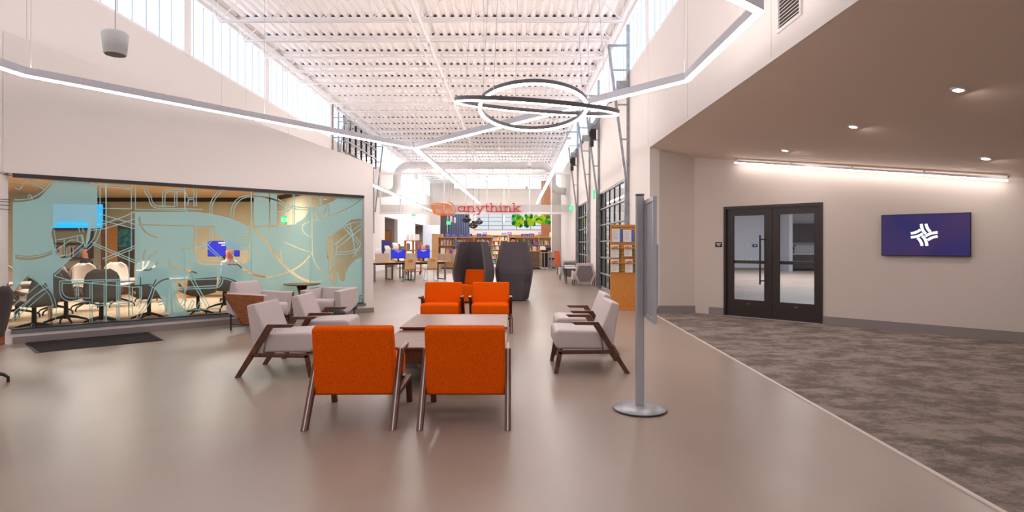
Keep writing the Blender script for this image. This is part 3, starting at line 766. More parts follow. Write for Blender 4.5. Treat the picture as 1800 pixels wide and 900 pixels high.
# ---- hanging glazed transom with the sign
YP = 28.0
def P28(px, py, y=YP): return at(px, py, y)
x0, x1 = P28(666, 0).x, P28(1009, 0).x; zb_, zt2 = P28(0, 376.5).z, P28(0, 303.5).z
tp = thing('glass_transom', 'white framed glass transom hanging across the hall above the library entrance', 'transom', (0, YP, 0))
tf = MB(); tf.box(x0, x1, -.04, .04, zb_, zb_+.10); tf.box(x0, x1, -.04, .04, zt2-.09, zt2)
tf.build('rail', M['steel_w'], tp)
for px in (668.5, 704, 743, 781, 819, 856, 894, 931, 969, 1006):
    x = P28(px, 0).x; MB().box(x-.03, x+.03, -.035, .035, zb_+.1, zt2-.09).build('mullion', M['steel_w'], tp)
for a, b in zip((668.5, 704, 743, 781, 819, 856, 894, 931, 969), (704, 743, 781, 819, 856, 894, 931, 969, 1006)):
    MB().add([(P28(a, 0).x+.03, 0, zb_+.1), (P28(b, 0).x-.03, 0, zb_+.1), (P28(b, 0).x-.03, 0, zt2-.09), (P28(a, 0).x+.03, 0, zt2-.09)], [(0, 1, 2, 3)]).build('glass_pane', M['glass'], tp)
def frosted():
    m = bpy.data.materials.new('frosted_band'); m.use_nodes = True; nt = m.node_tree; nt.nodes.clear()
    o = nt.nodes.new('ShaderNodeOutputMaterial'); a = nt.nodes.new('ShaderNodeBsdfDiffuse'); a.inputs[0].default_value = (.72, .70, .70, 1)
    b = nt.nodes.new('ShaderNodeBsdfTransparent'); c = nt.nodes.new('ShaderNodeMixShader'); c.inputs[0].default_value = .6
    nt.links.new(b.outputs[0], c.inputs[1]); nt.links.new(a.outputs[0], c.inputs[2]); nt.links.new(c.outputs[0], o.inputs[0]); return m
MB().box(x0+.05, x1-.05, -.012, -.008, zb_+.1, P28(0, 360).z).build('frosted_band', frosted(), tp)
for px in (716, 803, 879, 923, 752):
    x = P28(px, 0).x; MB().tube([(x, 0, zt2), (x, 0, 7.31)], .012, 6).build('hanger_rod', M['steel_w'], tp)

# letters: slab serif strokes built as solid shapes in a 1-unit x-height grid
SW = .16
def glyph(ch):
    """list of polylines (x, z), width"""
    def arc(cx, cz, rx, rz, a0, a1, n=14): return [(cx+rx*math.cos(math.radians(a0+(a1-a0)*i/n)), cz+rz*math.sin(math.radians(a0+(a1-a0)*i/n))) for i in range(n+1)]
    if ch == 'a': return [arc(.46, .5, .40, .44, 0, 360, 24), [(.88, 1.0), (.88, .08), (1.06, .08)]], 1.14
    if ch == 'n': return [[(-.02, .93), (.2, .93), (.2, .06)], [(.0, .06), (.42, .06)], [(.2, .62)]+arc(.52, .6, .30, .34, 160, 0)+[(.82, .06)], [(.64, .06), (1.04, .06)]], 1.12
    if ch == 'y': return [[(.14, .93), (.5, .05)], [(.86, .93), (.5, .05), (.28, -.46)], [(0, .93), (.34, .93)], [(.68, .93), (1.0, .93)], [(.08, -.46), (.42, -.46)]], 1.04
    if ch == 't': return [[(.28, 1.36), (.28, .3)]+arc(.5, .3, .22, .25, 180, 300), [(.0, .93), (.58, .93)]], .70
    if ch == 'h': return [[(-.02, 1.45), (.2, 1.45), (.2, .06)], [(.0, .06), (.42, .06)], [(.2, .62)]+arc(.52, .6, .30, .34, 160, 0)+[(.82, .06)], [(.64, .06), (1.04, .06)]], 1.12
    if ch == 'i': return [[(.02, .93), (.26, .93), (.26, .06)], [(.0, .06), (.52, .06)], [(.2, 1.36), (.3, 1.36)]], .60
    if ch == 'k': return [[(-.02, 1.45), (.2, 1.45), (.2, .06)], [(.0, .06), (.42, .06)], [(.22, .40), (.78, .93)], [(.42, .58), (.84, .06)], [(.62, .93), (.98, .93)], [(.64, .06), (1.06, .06)]], 1.10
sg = thing('lettered_sign', 'red slab-serif lettered sign reading anythink on the glass transom', 'sign', (0, YP-.06, 0))
xa = P28(805, 0).x; zbase = P28(0, 372.5).z; xh = .285
tot = sum(glyph(c)[1] for c in 'anythink'); wsc = (P28(916.5, 0).x-xa)/tot; x = 0
for ch in 'anythink':
    pls, wd = glyph(ch); b = MB(); jj = 0
    for q in pls:
        for a, c in zip(q[:-1], q[1:]):
            A = Vector((xa+(x+a[0])*wsc, 0, zbase+a[1]*xh)); B = Vector((xa+(x+c[0])*wsc, 0, zbase+c[1]*xh))
            e = (B-A).normalized()*.012
            jj += 1; e.y = 0; A.y = B.y = -.0013*(jj % 7); b.bar(A-e, B+e, .05, .043, (0, 0, 1) if abs(e.x) > abs(e.z) else (1, 0, 0))
    b.build('letter', M['red'], sg); x += wd
lg = thing('scribble_logo', 'orange scribbled coil logo to the left of the red letters', 'logo', (0, YP-.07, 0))
def loop(cx, cy, rx, ry, rot, a0, a1, n=26, dep=0):
    q = []
    for i in range(n+1):
        a = math.radians(a0+(a1-a0)*i/n); u = rx*math.cos(a); v = ry*math.sin(a); r_ = math.radians(rot)
        p = P28(cx+u*math.cos(r_)-v*math.sin(r_), cy+u*math.sin(r_)+v*math.cos(r_)); q.append((p.x, dep, p.z))
    return q
k = 0
for a in ((779.5, 366, 21.5, 12.5, 8, -75, 200), (777, 369, 19, 10, 25, 120, 330), (775, 368, 15, 6.5, 12, 0, 360), (773, 370, 11.5, 6.0, -12, 0, 360), (777, 365, 14, 5, -8, 150, 380), (785, 368, 9.5, 10, 25, 0, 360), (772, 372, 9, 5.5, 5, 0, 360),
          (774, 364, 15, 5.5, -5, 170, 350), (781, 367, 12, 8, 30, 0, 300), (774, 374, 8, 4.5, 0, -20, 200), (778, 362, 13, 4, 5, 180, 360), (787, 371, 9, 5, -10, 0, 360), (792, 368, 9, 12, -15, -90, 120)):
    MB().tube(loop(*a, dep=-.004*k), .014, 5).build('scribble_line', M['orange_p'], lg); k += 1

# ---- exit signs
def exit_sign(label, c, w_=.34, h_=.2, ry=0, cable=0):
    t = thing('exit_sign', label, 'exit sign', c, ry)
    MB().box(-w_/2, w_/2, 0, .03, -h_/2, h_/2).build('panel', M['exit'], t)
    L = {'E': [((0, 0), (0, 1)), ((0, 1), (.6, 1)), ((0, .5), (.5, .5)), ((0, 0), (.6, 0))], 'X': [((0, 0), (.65, 1)), ((.65, 0), (0, 1))], 'I': [((.1, 0), (.1, 1))], 'T': [((0, 1), (.7, 1)), ((.35, 0), (.35, 1))]}
    lt = MB(); x = -w_*.38; s = h_*.5
    for ch, wd in (('E', .9), ('X', .9), ('I', .45), ('T', .8)):
        for a, b in L[ch]: lt.bar((x+a[0]*s, -.004, (a[1]-.5)*s), (x+b[0]*s, -.004, (b[1]-.5)*s), .006, h_*.09, (1, 0, 0) if a[0] == b[0] else (0, 0, 1))
        x += wd*s*.80
    lt.build('lettering', M['plastic_w'], t)
    if cable: MB().tube([(0, .015, h_/2), (0, .015, h_/2+cable)], .008, 5).build('rod', M['plastic_w'], t)
exit_sign('green exit sign by the right galvanised door track under the transom end', at(1007, 366, 26.5), .34, .22, 0, 4.0)
exit_sign('green exit sign hanging beneath the orange scribble logo', at(788.5, 392, 33), .26, .2, 0, 4.5)
exit_sign('tiny green exit sign on the left wall above the computers', at(727, 378, 31), .22, .13, 0, 4.2)
exit_sign('green exit sign on the right wall between the two glass sectional doors', at(1045, 342, 19.75)+Vector((0, -.0, 0)), .22, .3, PI/2-.3, 0)
# speaker cone pendants: three black wire lanterns
for px, py, Y, s, lab in ((820, 386, 35, .27, 'leftmost of the three black wire lanterns under the transom'), (832, 396, 34, .27, 'lowest of the three black wire lanterns under the transom'), (842, 390, 37, .25, 'rightmost of the three black wire lanterns under the transom')):
    c = at(px, py, Y); t = thing('wire_lantern', lab, 'pendant lamp', c)
    b = MB(); prof = [(0.22, -.6), (.6, -.5), (.95, -.05), (1.0, .1), (.5, .45), (.22, .55), (.3, .95)]
    for k in range(12):
        a = 2*PI*k/12; b.tube([(r*s*math.cos(a), r*s*math.sin(a), z*s) for r, z in prof], .026, 4)
    for r, z in prof[:-1]: b.tube([(r*s*math.cos(2*PI*k/16), r*s*math.sin(2*PI*k/16), z*s) for k in range(16)], .028, 4, closed=True)
    b.build('cage', M['black'], t)
    MB().lathe([(.06*s, -.3*s), (.16*s, -.2*s), (.16*s, .1*s), (.05*s, .5*s)], 10).build('bulb', M['plastic_w'], t)
    MB().tube([(0, 0, .5*s), (0, 0, 7.31-c.z)], .01, 5).build('cable', M['black'], t)
for px, py, Y in ((855.0+0, 0, 0),): pass
for i, (px, py, Y) in enumerate(((793, 385, 36), (799.5, 387, 36.5), (835, 384, 38), (886, 386, 40))):
    c = at(px, py, Y); t = thing('tube_pendant', ['slim white tube pendant left of its twin near the hanging exit sign', 'slim white tube pendant nearest the dark blue panel', 'slim white tube pendant over the black wire lanterns', 'slim white tube pendant left of the green hanging discs'][i], 'pendant lamp', c)
    MB().lathe([(.05, -.18), (.06, -.17), (.06, .15), (.045, .17)], 12).build('shade', M['plastic_w'], t)
    MB().tube([(0, 0, .16), (0, 0, 7.31-c.z)], .008, 5).build('cable', M['plastic_w'], t)
# green hanging felt disc cloud
gc = thing('hanging_disc_cloud', 'hanging cloud of bright green and lime felt discs near the far windows', 'hanging decoration', (0, 0, 0))
GM = [mat('felt_lime', (170, 225, 20), .9), mat('felt_green', (60, 170, 50), .9), mat('felt_yellow_green', (196, 224, 30), .9), mat('felt_dark_green', (20, 120, 60), .9)]
rnd = random.Random(3)
for k in range(96):
    px = 900+78*rnd.random()**1.15; f = (px-899)/79
    py = 388+(-1+2*rnd.random())*(9.5 if f < .5 else 5)-(2 if f > .5 else 0)
    c = at(px, py, 36+rnd.uniform(-.5, .5)); r = rnd.uniform(.09, .15)
    b = MB(); b.lathe([(r, -.008), (r, .008)], 14)
    o = b.build('felt_disc', rnd.choice(GM), gc); o.location = c; o.rotation_euler = (PI/2+rnd.uniform(-.4, .4), 0, rnd.uniform(-.5, .5))
cb_ = MB()
for px in (908, 930, 955, 972): q = at(px, 384, 36); cb_.tube([(q.x, q.y, q.z), (q.x, q.y, 7.31)], .005, 4)
cb_.build('cable', M['alu'], gc)

# ================================================================== FURNITURE
def side(b, poly, x0, x1):
    """side profile (y, z) extruded in x"""
    return b.prism([(x0, y, z) for y, z in poly], (x1-x0, 0, 0))
def lounge_chair(label, fab, loc, rz, group):
    """faces local +Y; rear feet at y=0"""
    t = thing('lounge_chair', label, 'chair', loc, rz, group)
    o = side(MB(), [(.255, .255), (.755, .255), (.80, .30), (.80, .43), (.765, .475), (.30, .455), (.275, .44)], -.30, .30).build('seat', M[fab], t, bevel=.028, seg=3); smooth_angle(o)
    o = side(MB(), [(.155, .225), (.245, .235), (.285, .46), (.165, .785), (.075, .765), (.085, .70)], -.315, .315).build('backrest', M[fab], t, bevel=.02, seg=3); smooth_angle(o)
    for s in (-1, 1):
        x0 = s*.337-.024; x1 = s*.337+.024
        lg = side(MB(), [(-.03, 0), (.022, 0), (.372, .528), (.345, .562), (.315, .565)], x0, x1).build('leg', M['walnut'], t, bevel=.004)
        side(MB(), [(-.0315, .004), (-.027, .004), (.318, .568), (.3135, .566)], s*.337-.0045, s*.337+.0045).build('inlay', M['inlay'], lg)
        ar = side(MB(), [(.315, .566), (.372, .532), (.575, .536), (.612, .562), (.608, .568), (.33, .568)], x0, x1).build('armrest', M['walnut'], t, bevel=.004)
        side(MB(), [(.33, .5675), (.607, .5675), (.607, .5695), (.33, .5695)], s*.337-.0045, s*.337+.0045).build('inlay', M['inlay'], ar)
        side(MB(), [(.145, .22), (.75, .212), (.77, .253), (.172, .256)], x0, x1).build('seat_rail', M['walnut'], t, bevel=.004)
        fl = side(MB(), [(.712, .235), (.762, .25), (.805, 0), (.762, 0)], x0, x1).build('leg', M['walnut'], t, bevel=.004)
        side(MB(), [(.765, .245), (.768, .245), (.809, .004), (.806, .004)], s*.337-.0045, s*.337+.0045).build('inlay', M['inlay'], fl)
    MB().box(-.313, .313, .20, .24, .215, .25).box(-.313, .313, .70, .74, .215, .25).build('cross_rail', M['walnut'], t, bevel=.004)
    return t
c = lounge_chair('orange lounge chair seen from behind, nearest the camera on the left of the pair', 'orange', (-1.25, 4.36, 0), math.radians(1), 'orange lounge chairs around the low table')
dup(c, (-.37, 4.36, 0), math.radians(0), 'orange lounge chair seen from behind, on the right of the near pair')
dup(c, (-1.165, 9.86, 0), PI, 'orange lounge chair facing the camera beyond the table, on the left')
dup(c, (-.365, 9.86, 0), PI+.02, 'orange lounge chair facing the camera beyond the table, on the right')
c = lounge_chair('grey patterned lounge chair on the left of the table, nearer of the two', 'greyfab', (-2.93, 6.42, 0), -PI/2, 'grey lounge chairs beside the low table')
dup(c, (-2.86, 7.44, 0), -PI/2+.03, 'grey patterned lounge chair on the left of the table, farther of the two')
dup(c, (1.27, 6.62, 0), PI/2, 'grey patterned lounge chair on the right of the table, nearer of the two')
dup(c, (1.37, 7.66, 0), PI/2-.03, 'grey patterned lounge chair on the right of the table, mostly hidden behind the nearer one')
# two square low tables side by side
def low_table(label, y0, y1, zt_, gap):
    t = thing('coffee_table', label, 'table', (-.69, (y0+y1)/2, 0), 0, 'walnut coffee tables in the middle')
    h = (y1-y0)/2; w_ = .635
    MB().box(-w_, w_, -h, h, zt_-.022, zt_).build('tabletop', M['table_top'], t, bevel=.004)
    MB().box(-w_+.03, w_-.03, -h+.03, h-.03, zt_-.17, zt_-.022).build('apron', M['walnut'], t, bevel=.003)
    for sx in (-1, 1):
        for sy in (-1, 1):
            MB().box(sx*(w_-.16)-.07, sx*(w_-.16)+.07, sy*(h-.13)-.02, sy*(h-.13)+.02, 0, zt_-.17).build('leg', M['alu_d'], t, bevel=.003)
    return t
M['table_top'] = mat('glossy_walnut_top', (134, 88, 68), .3, rgb2=(104, 62, 48), nscale=4, stretch=(1.5, 9, 1), spec=.12)
low_table('low square walnut table nearer the camera, between the two pairs of orange chairs', 5.56, 6.68, .415, 0)
low_table('slightly higher low square walnut table behind the nearer one', 6.70, 7.95, .448, 0)

# sign stand
st = thing('sign_stand', 'silver floor sign stand with round base and panel seen edge-on', 'sign stand', (1.10, 4.90, 0))
MB().lathe([(.228, 0), (.232, .006), (.226, .012)], 48).build('rubber_ring', M['black'], st)
MB().lathe([(.225, .012), (.225, .018), (.10, .034), (.045, .036), (.0, .036)], 48).build('base', M['alu'], st, smooth=True)
po = MB(); po.prism([(-.036, -.022, .03), (.036, -.022, .03), (.036, .022, .03), (-.036, .022, .03)], (0, 0, 1.81)); po.build('pole', M['alu'], st, bevel=.012, seg=3)
MB().box(-.037, .037, -.023, .023, 1.84, 1.858).build('cap', M['alu_d'], st, bevel=.006)
pd = Vector((-.036, -.46, 0)); p0 = Vector((.036, 0, .80)); up = Vector((0, 0, 1.0)); nn = Vector((.46, -.036, 0)).normalized()
fr = MB()
for a, b in (((0, 0), (1, .04)), ((0, .96), (1, 1)), ((0, .04), (.07, .96)), ((.93, .04), (1, .96))):
    q = [p0+pd*a[0]+up*a[1], p0+pd*b[0]+up*a[1], p0+pd*b[0]+up*b[1], p0+pd*a[0]+up*b[1]]; fr.prism(q, nn*.03)
fr.build('panel_frame', M['alu'], st, bevel=.003)
MB().prism([p0+pd*.06+up*.03+nn*.008, p0+pd*.94+up*.03+nn*.008, p0+pd*.94+up*.97+nn*.008, p0+pd*.06+up*.97+nn*.008], nn*.014).build('panel', mat('grey_sign_back', (150, 152, 160), .5), st)
MB().prism([p0+pd*.6+up*.12+nn*.03, p0+pd*.9+up*.12+nn*.03, p0+pd*.9+up*.62+nn*.03, p0+pd*.6+up*.62+nn*.03], nn*.02).build('leaflet_holder', M['plastic_g'], st)
for z in (1.0, 1.55): MB().box(.03, .046, -.02, .015, z-.03, z+.03).build('clamp', M['alu_d'], st)

# brochure stand: timber board with leaflets
kx0, kx1, ky = 2.165, 2.78, 12.52
kb = thing('brochure_stand', 'tall honey wood brochure board standing partly behind the silver sign pole', 'display stand', ((kx0+kx1)/2, ky, 0))
w2 = (kx1-kx0)/2
MB().box(-w2, w2, 0, .04, .0, 1.86).build('board', M['honey'], kb, bevel=.004)
for z in (1.36, 1.03): MB().box(-w2, w2, -.06, 0, z-.025, z).build('ledge', M['honey'], kb)
for z in (1.80-.02*0, 1.20, 1.13, 1.27, .90, .83, 1.52, 1.6): MB().box(-w2+.02, w2-.02, -.003, 0, z-.006, z+.004).build('groove', M['black'], kb)
MB().box(-w2-.02, w2+.02, -.2, .24, 0, .03).build('foot', M['honey'], kb, bevel=.004)
M['leaf_blue'] = mat('blue_strip_print', (60, 110, 200), .6); M['leaf_olive'] = mat('olive_strip_print', (104, 104, 40), .6); M['leaf_photo'] = mat('photo_print', (120, 70, 60), .6, rgb2=(220, 200, 190), nscale=30)
M['leaf_text'] = mat('text_print', (168, 160, 168), .7)
for i, (px0, px1, py0, py1, s) in enumerate(((1075.5, 1093.5, 402.5, 425.5, 'leaf_blue'), (1095.5, 1114, 404, 425.5, 'leaf_blue'), (1074, 1092, 430.5, 453, 'leaf_olive'), (1097, 1115, 431, 450.5, 'leaf_olive'), (1074, 1092, 456, 478.5, 'leaf_olive'), (1099, 1116, 456, 479, 'leaf_olive'))):
    a = at(px0, py0, ky-.03); b = at(px1, py1, ky-.03)
    lf = thing('leaflet', ['text leaflet with a blue strip, top left on the brochure board', 'text leaflet with a blue strip, top right on the brochure board', 'photo leaflet with an olive strip, middle left on the brochure board', 'photo leaflet with an olive strip, middle right on the brochure board', 'photo leaflet with an olive strip, bottom left on the brochure board', 'white photo leaflet, bottom right on the brochure board'][i], 'leaflet', (a.x, ky-.035, b.z), 0, 'leaflets on the brochure board')
    W_ = b.x-a.x; H_ = a.z-b.z
    MB().box(0, W_, 0, .012, 0, H_).build('sheet', M['paper'], lf)
    MB().box(W_*.77, W_, -.002, 0, 0, H_).build('colour_strip', M[s], lf)
    if s == 'leaf_olive': MB().box(W_*.08, W_*.68, -.002, 0, H_*.64, H_*.9).build('photo', M['leaf_photo'], lf)
    tx = MB()
    for k in range(6 if s == 'leaf_olive' else 9):
        z = H_*(.56 if s == 'leaf_olive' else .88)-k*H_*.09; tx.box(W_*.08, W_*(.66-.1*(k % 3)), -.002, 0, z, z+H_*.022)
    tx.build('text_lines', M['leaf_text'], lf)

# television with the woven-stripe emblem
s0, s1 = s_aw(1551), s_aw(1708); zt3, zb3 = 1.91, 1.238
o0 = aw((s0+s1)/2, (zt3+zb3)/2, .07); tv = thing('television', 'wide black-framed television with a white woven-stripe emblem on dark blue', 'television', o0)
W2, H2 = (s1-s0)/2, (zt3-zb3)/2
def tvp(u, v, off): return WD*u+Vector((0, 0, v))+WN*off
MB().prism([tvp(-W2, -H2, -.045), tvp(W2, -H2, -.045), tvp(W2, H2, -.045), tvp(-W2, H2, -.045)], WN*.05).build('bezel', M['black'], tv, bevel=.004)
def tvm():
    m = bpy.data.materials.new('tv_screen'); m.use_nodes = True; nt = m.node_tree; b = nt.nodes['Principled BSDF']
    tc = nt.nodes.new('ShaderNodeTexCoord'); n = nt.nodes.new('ShaderNodeTexNoise'); n.inputs['Scale'].default_value = 1.6; n.inputs['Detail'].default_value = 1
    nt.links.new(tc.outputs['Object'], n.inputs['Vector']); r = nt.nodes.new('ShaderNodeValToRGB'); e = r.color_ramp.elements
    e[0].position = .35; e[1].position = .65; e[0].color = lin((20, 26, 78)); e[1].color = lin((48, 32, 72))
    nt.links.new(n.outputs[0], r.inputs[0]); nt.links.new(r.outputs[0], b.inputs['Emission Color']); b.inputs['Emission Strength'].default_value = .8
    b.inputs['Base Color'].default_value = (.005, .005, .02, 1); b.inputs['Roughness'].default_value = .15; return m
sc_ = MB().prism([tvp(-W2+.012, -H2+.014, .0052), tvp(W2-.012, -H2+.014, .0052), tvp(W2-.012, H2-.012, .0052), tvp(-W2+.012, H2-.012, .0052)], WN*.0015).build('screen', tvm(), tv)
def band(cl, hw):     # cl: polyline in crop px around (608,428)
    k = .68/72/12.86; V = [Vector(((x-608)*k, -(y-428)*k, 0)) for x, y in cl]; L = []; Rr = []
    for i, p in enumerate(V):
        d = (V[min(i+1, len(V)-1)]-V[max(i-1, 0)]).normalized(); n_ = Vector((-d.y, d.x, 0)); L.append(p+n_*hw*k); Rr.append(p-n_*hw*k)
    return L, Rr
em = MB()
def arcp(p0_, p1_, p2_, n=10):
    return [((1-u)**2*p0_[0]+2*u*(1-u)*p1_[0]+u*u*p2_[0], (1-u)**2*p0_[1]+2*u*(1-u)*p1_[1]+u*u*p2_[1]) for u in [i/n for i in range(n+1)]]
base_ = [arcp((548, 192), (556, 330), (645, 402)), arcp((650, 192), (668, 300), (748, 362)), ]
for q in base_:
    for k in range(4):
        pts_ = []
        for x, y in q:
            dx, dy = (x-608)*.82, y-428
            if k in (1, 3): dy *= 1.0
            for _ in range(k): dx, dy = -dy, dx
            pts_.append((608+dx, 428+dy))
        L, Rr = band(pts_, 26)
        for i in range(len(L)-1):
            qd = [L[i], L[i+1], Rr[i+1], Rr[i]]
            em.prism([tvp(v.x, v.y, .0068) for v in qd], WN*.0015)
em.build('emblem', emis('emblem_white', (1.0, 1.0, 1.0), 1.0), tv)
# room sign left of the door
rs = thing('room_sign', 'small black room sign with white lettering left of the double door', 'sign', aw(s_aw(1263.5), 1.42, 0))
a_, b_ = s_aw(1257.5)-s_aw(1263.5), s_aw(1269)-s_aw(1263.5)
MB().prism([WD*a_+Vector((0, 0, -.05)), WD*b_+Vector((0, 0, -.05)), WD*b_+Vector((0, 0, .05)), WD*a_+Vector((0, 0, .05))], WN*.008).build('plate', M['black'], rs)
tx = MB()
for k in range(3):
    f = .75-.2*k; z = .026-.024*k
    tx.prism([WD*a_*f+Vector((0, 0, z-.006))+WN*.008, WD*b_*f+Vector((0, 0, z-.006))+WN*.008, WD*b_*f+Vector((0, 0, z+.004))+WN*.008, WD*a_*f+Vector((0, 0, z+.004))+WN*.008], WN*.001)
tx.build('lettering', M['plastic_w'], rs)

# floor mat
q = [gnd(43, 603.5), gnd(62, 621), gnd(288, 598.5), gnd(262, 584)]
c_ = sum(q, Vector())/4
fm = thing('door_mat', 'long black carpet mat on the concrete before the glass wall', 'mat', c_)
MB().prism([(p-c_) for p in q], (0, 0, .006)).build('rubber_edge', M['black'], fm)
MB().prism([(p-c_)*.0+Vector(((p-c_).x*.975, (p-c_).y*.93, .006)) for p in q], (0, 0, .005)).build('pile', M['mat'], fm)

gd = thing('glass_decal', 'tiny black monogram at the lower right corner of the glass wall', 'decal', (0, 0, 0))
dm = MB()
for q in (((632, 520), (632, 532)), ((632, 520), (636, 520)), ((632, 525), (635, 525)), ((636, 525), (636, 532)), ((636, 527), (640, 525)), ((640, 525), (640, 532))):
    dm.bar(hit(q[0][0], q[0][1], gw(0, 0, -.02), GN), hit(q[1][0], q[1][1], gw(0, 0, -.02), GN), .004, .012)
dm.build('monogram', M['black'], gd)
# club chairs with bent-ply shell (left lounge)
def club_chair(label, loc, rz, ply=True):
    """faces local +Y"""
    t = thing('club_chair', label, 'chair', loc, rz, 'grey club chairs before the glass wall')
    o = side(MB(), [(-.22, .26), (.34, .22), (.37, .30), (.36, .42), (.32, .435), (-.22, .41)], -.26, .26).build('seat', M['greyfab'], t, bevel=.03, seg=3); smooth_angle(o)
    for s in (-1, 1):
        x0, x1 = (s*.39, s*.265)
        o = side(MB(), [(-.36, .30), (-.05, .19), (.30, .19), (.36, .60), (-.36, .62)], min(x0, x1), max(x0, x1)).build('armrest', M['greyfab'], t, bevel=.02, seg=3); smooth_angle(o)
        if ply: side(MB(), [(-.385, .605), (.345, .59), (.375, .585), (.30, .17), (.22, .13), (-.02, .12), (-.385, .60)], s*.39+(.0 if s > 0 else -.016), s*.39+(.016 if s > 0 else 0)).build('ply_shell', M['walnut_l'], t)
    o = side(MB(), [(-.30, .28), (-.19, .26), (-.20, .62), (-.26, .80 if ply else .61), (-.37, .79 if ply else .61), (-.40, .60)], -.27 if not ply else -.29, .27 if not ply else .29).build('backrest', M['greyfab'], t, bevel=.03, seg=3); smooth_angle(o)
    if ply: side(MB(), [(-.40, .60), (-.385, .605), (-.06, .12), (-.0, .12), (.2, .13), (.2, .12), (-.08, .105)], -.39, .39).build('ply_back', M['walnut_l'], t)
    else: side(MB(), [(-.36, .2), (.32, .2), (.33, .23), (-.36, .25)], -.38, .38).build('base_frame', M['black'], t)
    for sx in (-1, 1):
        for sy in (-1, 1):
            MB().tube([(sx*.345, sy*.30, 0), (sx*.345, sy*.30, .36 if ply else .22)], .012, 8).build('leg', M['black'], t)
        MB().tube([(sx*.345, -.30, .10), (sx*.345, .30, .10)], .009, 6).build('stretcher', M['black'], t)
    return t
club_chair('grey club chair with walnut ply shell, left of the round side table', (-4.28, 9.68, 0), math.radians(-90-14))
club_chair('low grey club chair without wood shell, right of the round side table', (-3.36, 10.47, 0), math.radians(180-10), ply=False)
rt = thing('side_table', 'round walnut side table with pedestal between the two grey club chairs', 'table', (-3.92, 10.62, 0))
MB().lathe([(.28, .665), (.33, .68), (.33, .69)], 40).build('tabletop', M['table_top'], rt)
MB().lathe([(.11, .02), (.085, .3), (.06, .5), (.10, .665)], 20).build('pedestal', M['walnut'], rt, smooth=True)
MB().lathe([(.2, 0), (.2, .012), (.1, .03)], 30).build('base', M['black'], rt)
bp = thing('backpack', 'black backpack on the floor behind the grey chairs', 'bag', (-3.1, 9.85, 0))
bm_ = bmesh.new(); bmesh.ops.create_icosphere(bm_, subdivisions=3, radius=1)
for v in bm_.verts:
    v.co = Vector((v.co.x*.22, v.co.y*.14, (abs(v.co.z)**.8)*math.copysign(1, v.co.z)*.17+.17)); v.co += Vector((math.sin(v.co.z*30)*.012, math.cos(v.co.x*25)*.01, 0))
me = bpy.data.meshes.new('body'); bm_.to_mesh(me); bm_.free(); me.materials.append(M['black'])
for p_ in me.polygons: p_.use_smooth = True
o = bpy.data.objects.new('body', me); COL.objects.link(o); o.parent = bp
MB().tube([(-.08, -.13, .1), (-.12, -.17, .22), (-.06, -.12, .32), (0, -.05, .35), (.05, -.1, .33)], .014, 6).build('strap', M['black'], bp)

# office swivel chair shells (meeting room and left edge)
def shell_mesh(outer):
    v = []; f = []; nu, nv = 12, 14
    for j in range(nv+1):
        t_ = j/nv
        if t_ < .4: y = .26-.50*(t_/.4); z = .47-.03*math.sin(t_/.4*PI*.9); wd = .25
        else:
            u = (t_-.4)/.6; y = -.24-.14*u; z = .47+.53*u; wd = .25-.05*u**3 - (.10*max(0, u-.85)/.15)
        z += .03*max(0, t_-.3)*(t_ < .4)
        for i in range(nu+1):
            s = -1+2*i/nu; curl = .07*abs(s)**2.5
            v.append((s*wd, y+(curl if t_ >= .4 else 0)+(curl*.6*(t_/.4) if t_ < .4 else 0), z+(curl*1.0 if t_ < .4 else 0)+(.0)))
    for j in range(nv):
        for i in range(nu): k = j*(nu+1)+i; f.append((k, k+1, k+nu+2, k+nu+1))
    return v, f
M['shell_dark'] = mat('dark_grey_shell', (138, 128, 122), .8, noise=.2, nscale=80)
M['shell_light'] = mat('cream_cushion', (224, 208, 198), .8)
M['shell_charcoal'] = mat('charcoal_shell', (70, 60, 60), .8, noise=.2, nscale=80)
def office_chair(label, loc, rz, group=None, inner='shell_light', outer='shell_dark'):
    t = thing('office_chair', label, 'chair', loc, rz, group)
    v, f = shell_mesh(True)
    b = MB(); b.add(v, f); o = b.build('shell', M[outer], t); 
    for p_ in o.data.polygons: p_.use_smooth = True
    m_ = o.modifiers.new('t', 'SOLIDIFY'); m_.thickness = .035; m_.offset = 0
    v2 = [(x*.9, y+(.026 if z > .52 else .0), z+(.026 if z <= .52 else 0)) for x, y, z in v]
    o = MB().add(v2, f).build('cushion', M[inner], t)
    for p_ in o.data.polygons: p_.use_smooth = True
    m_ = o.modifiers.new('t', 'SOLIDIFY'); m_.thickness = .02; m_.offset = 0
    for s in (-1, 1):
        MB().tube([(s*.24, -.1, .5), (s*.29, -.02, .60), (s*.29, .12, .66), (s*.27, .16, .62)], .018, 6).build('armrest', M['shell_dark'], t)
    MB().lathe([(.035, .12), (.03, .42), (.09, .44)], 12).build('column', M['black'], t)
    for k in range(4):
        a = PI/4+k*PI/2; ca, sa = math.cos(a), math.sin(a)
        MB().tube([(0, 0, .17), (.16*ca, .16*sa, .135), (.30*ca, .30*sa, .085), (.335*ca, .335*sa, .05), (.335*ca, .335*sa, .0)], [.026, .022, .017, .014, .014], 8).build('leg', M['black'], t)
    return t
grp = 'two-tone swivel chairs around the meeting table'
oc = office_chair('dark swivel chair cut off by the left edge of the picture', (-5.42, 5.62, 0), math.radians(95), None, 'shell_charcoal', 'shell_charcoal')
def cz(px, Y): return ((px-CX)/F*Y, Y, .006)
face = math.degrees(math.atan2(.737, .676))
near_rz = math.radians(47); far_rz = near_rz+PI
m0 = office_chair('dark-backed swivel chair nearest the left end of the glass wall', cz(60, 9.0), near_rz+.5, grp)
dup(m0, cz(116, 9.95), near_rz-.7, 'swivel chair turned sideways between the leftmost chairs in the meeting room')
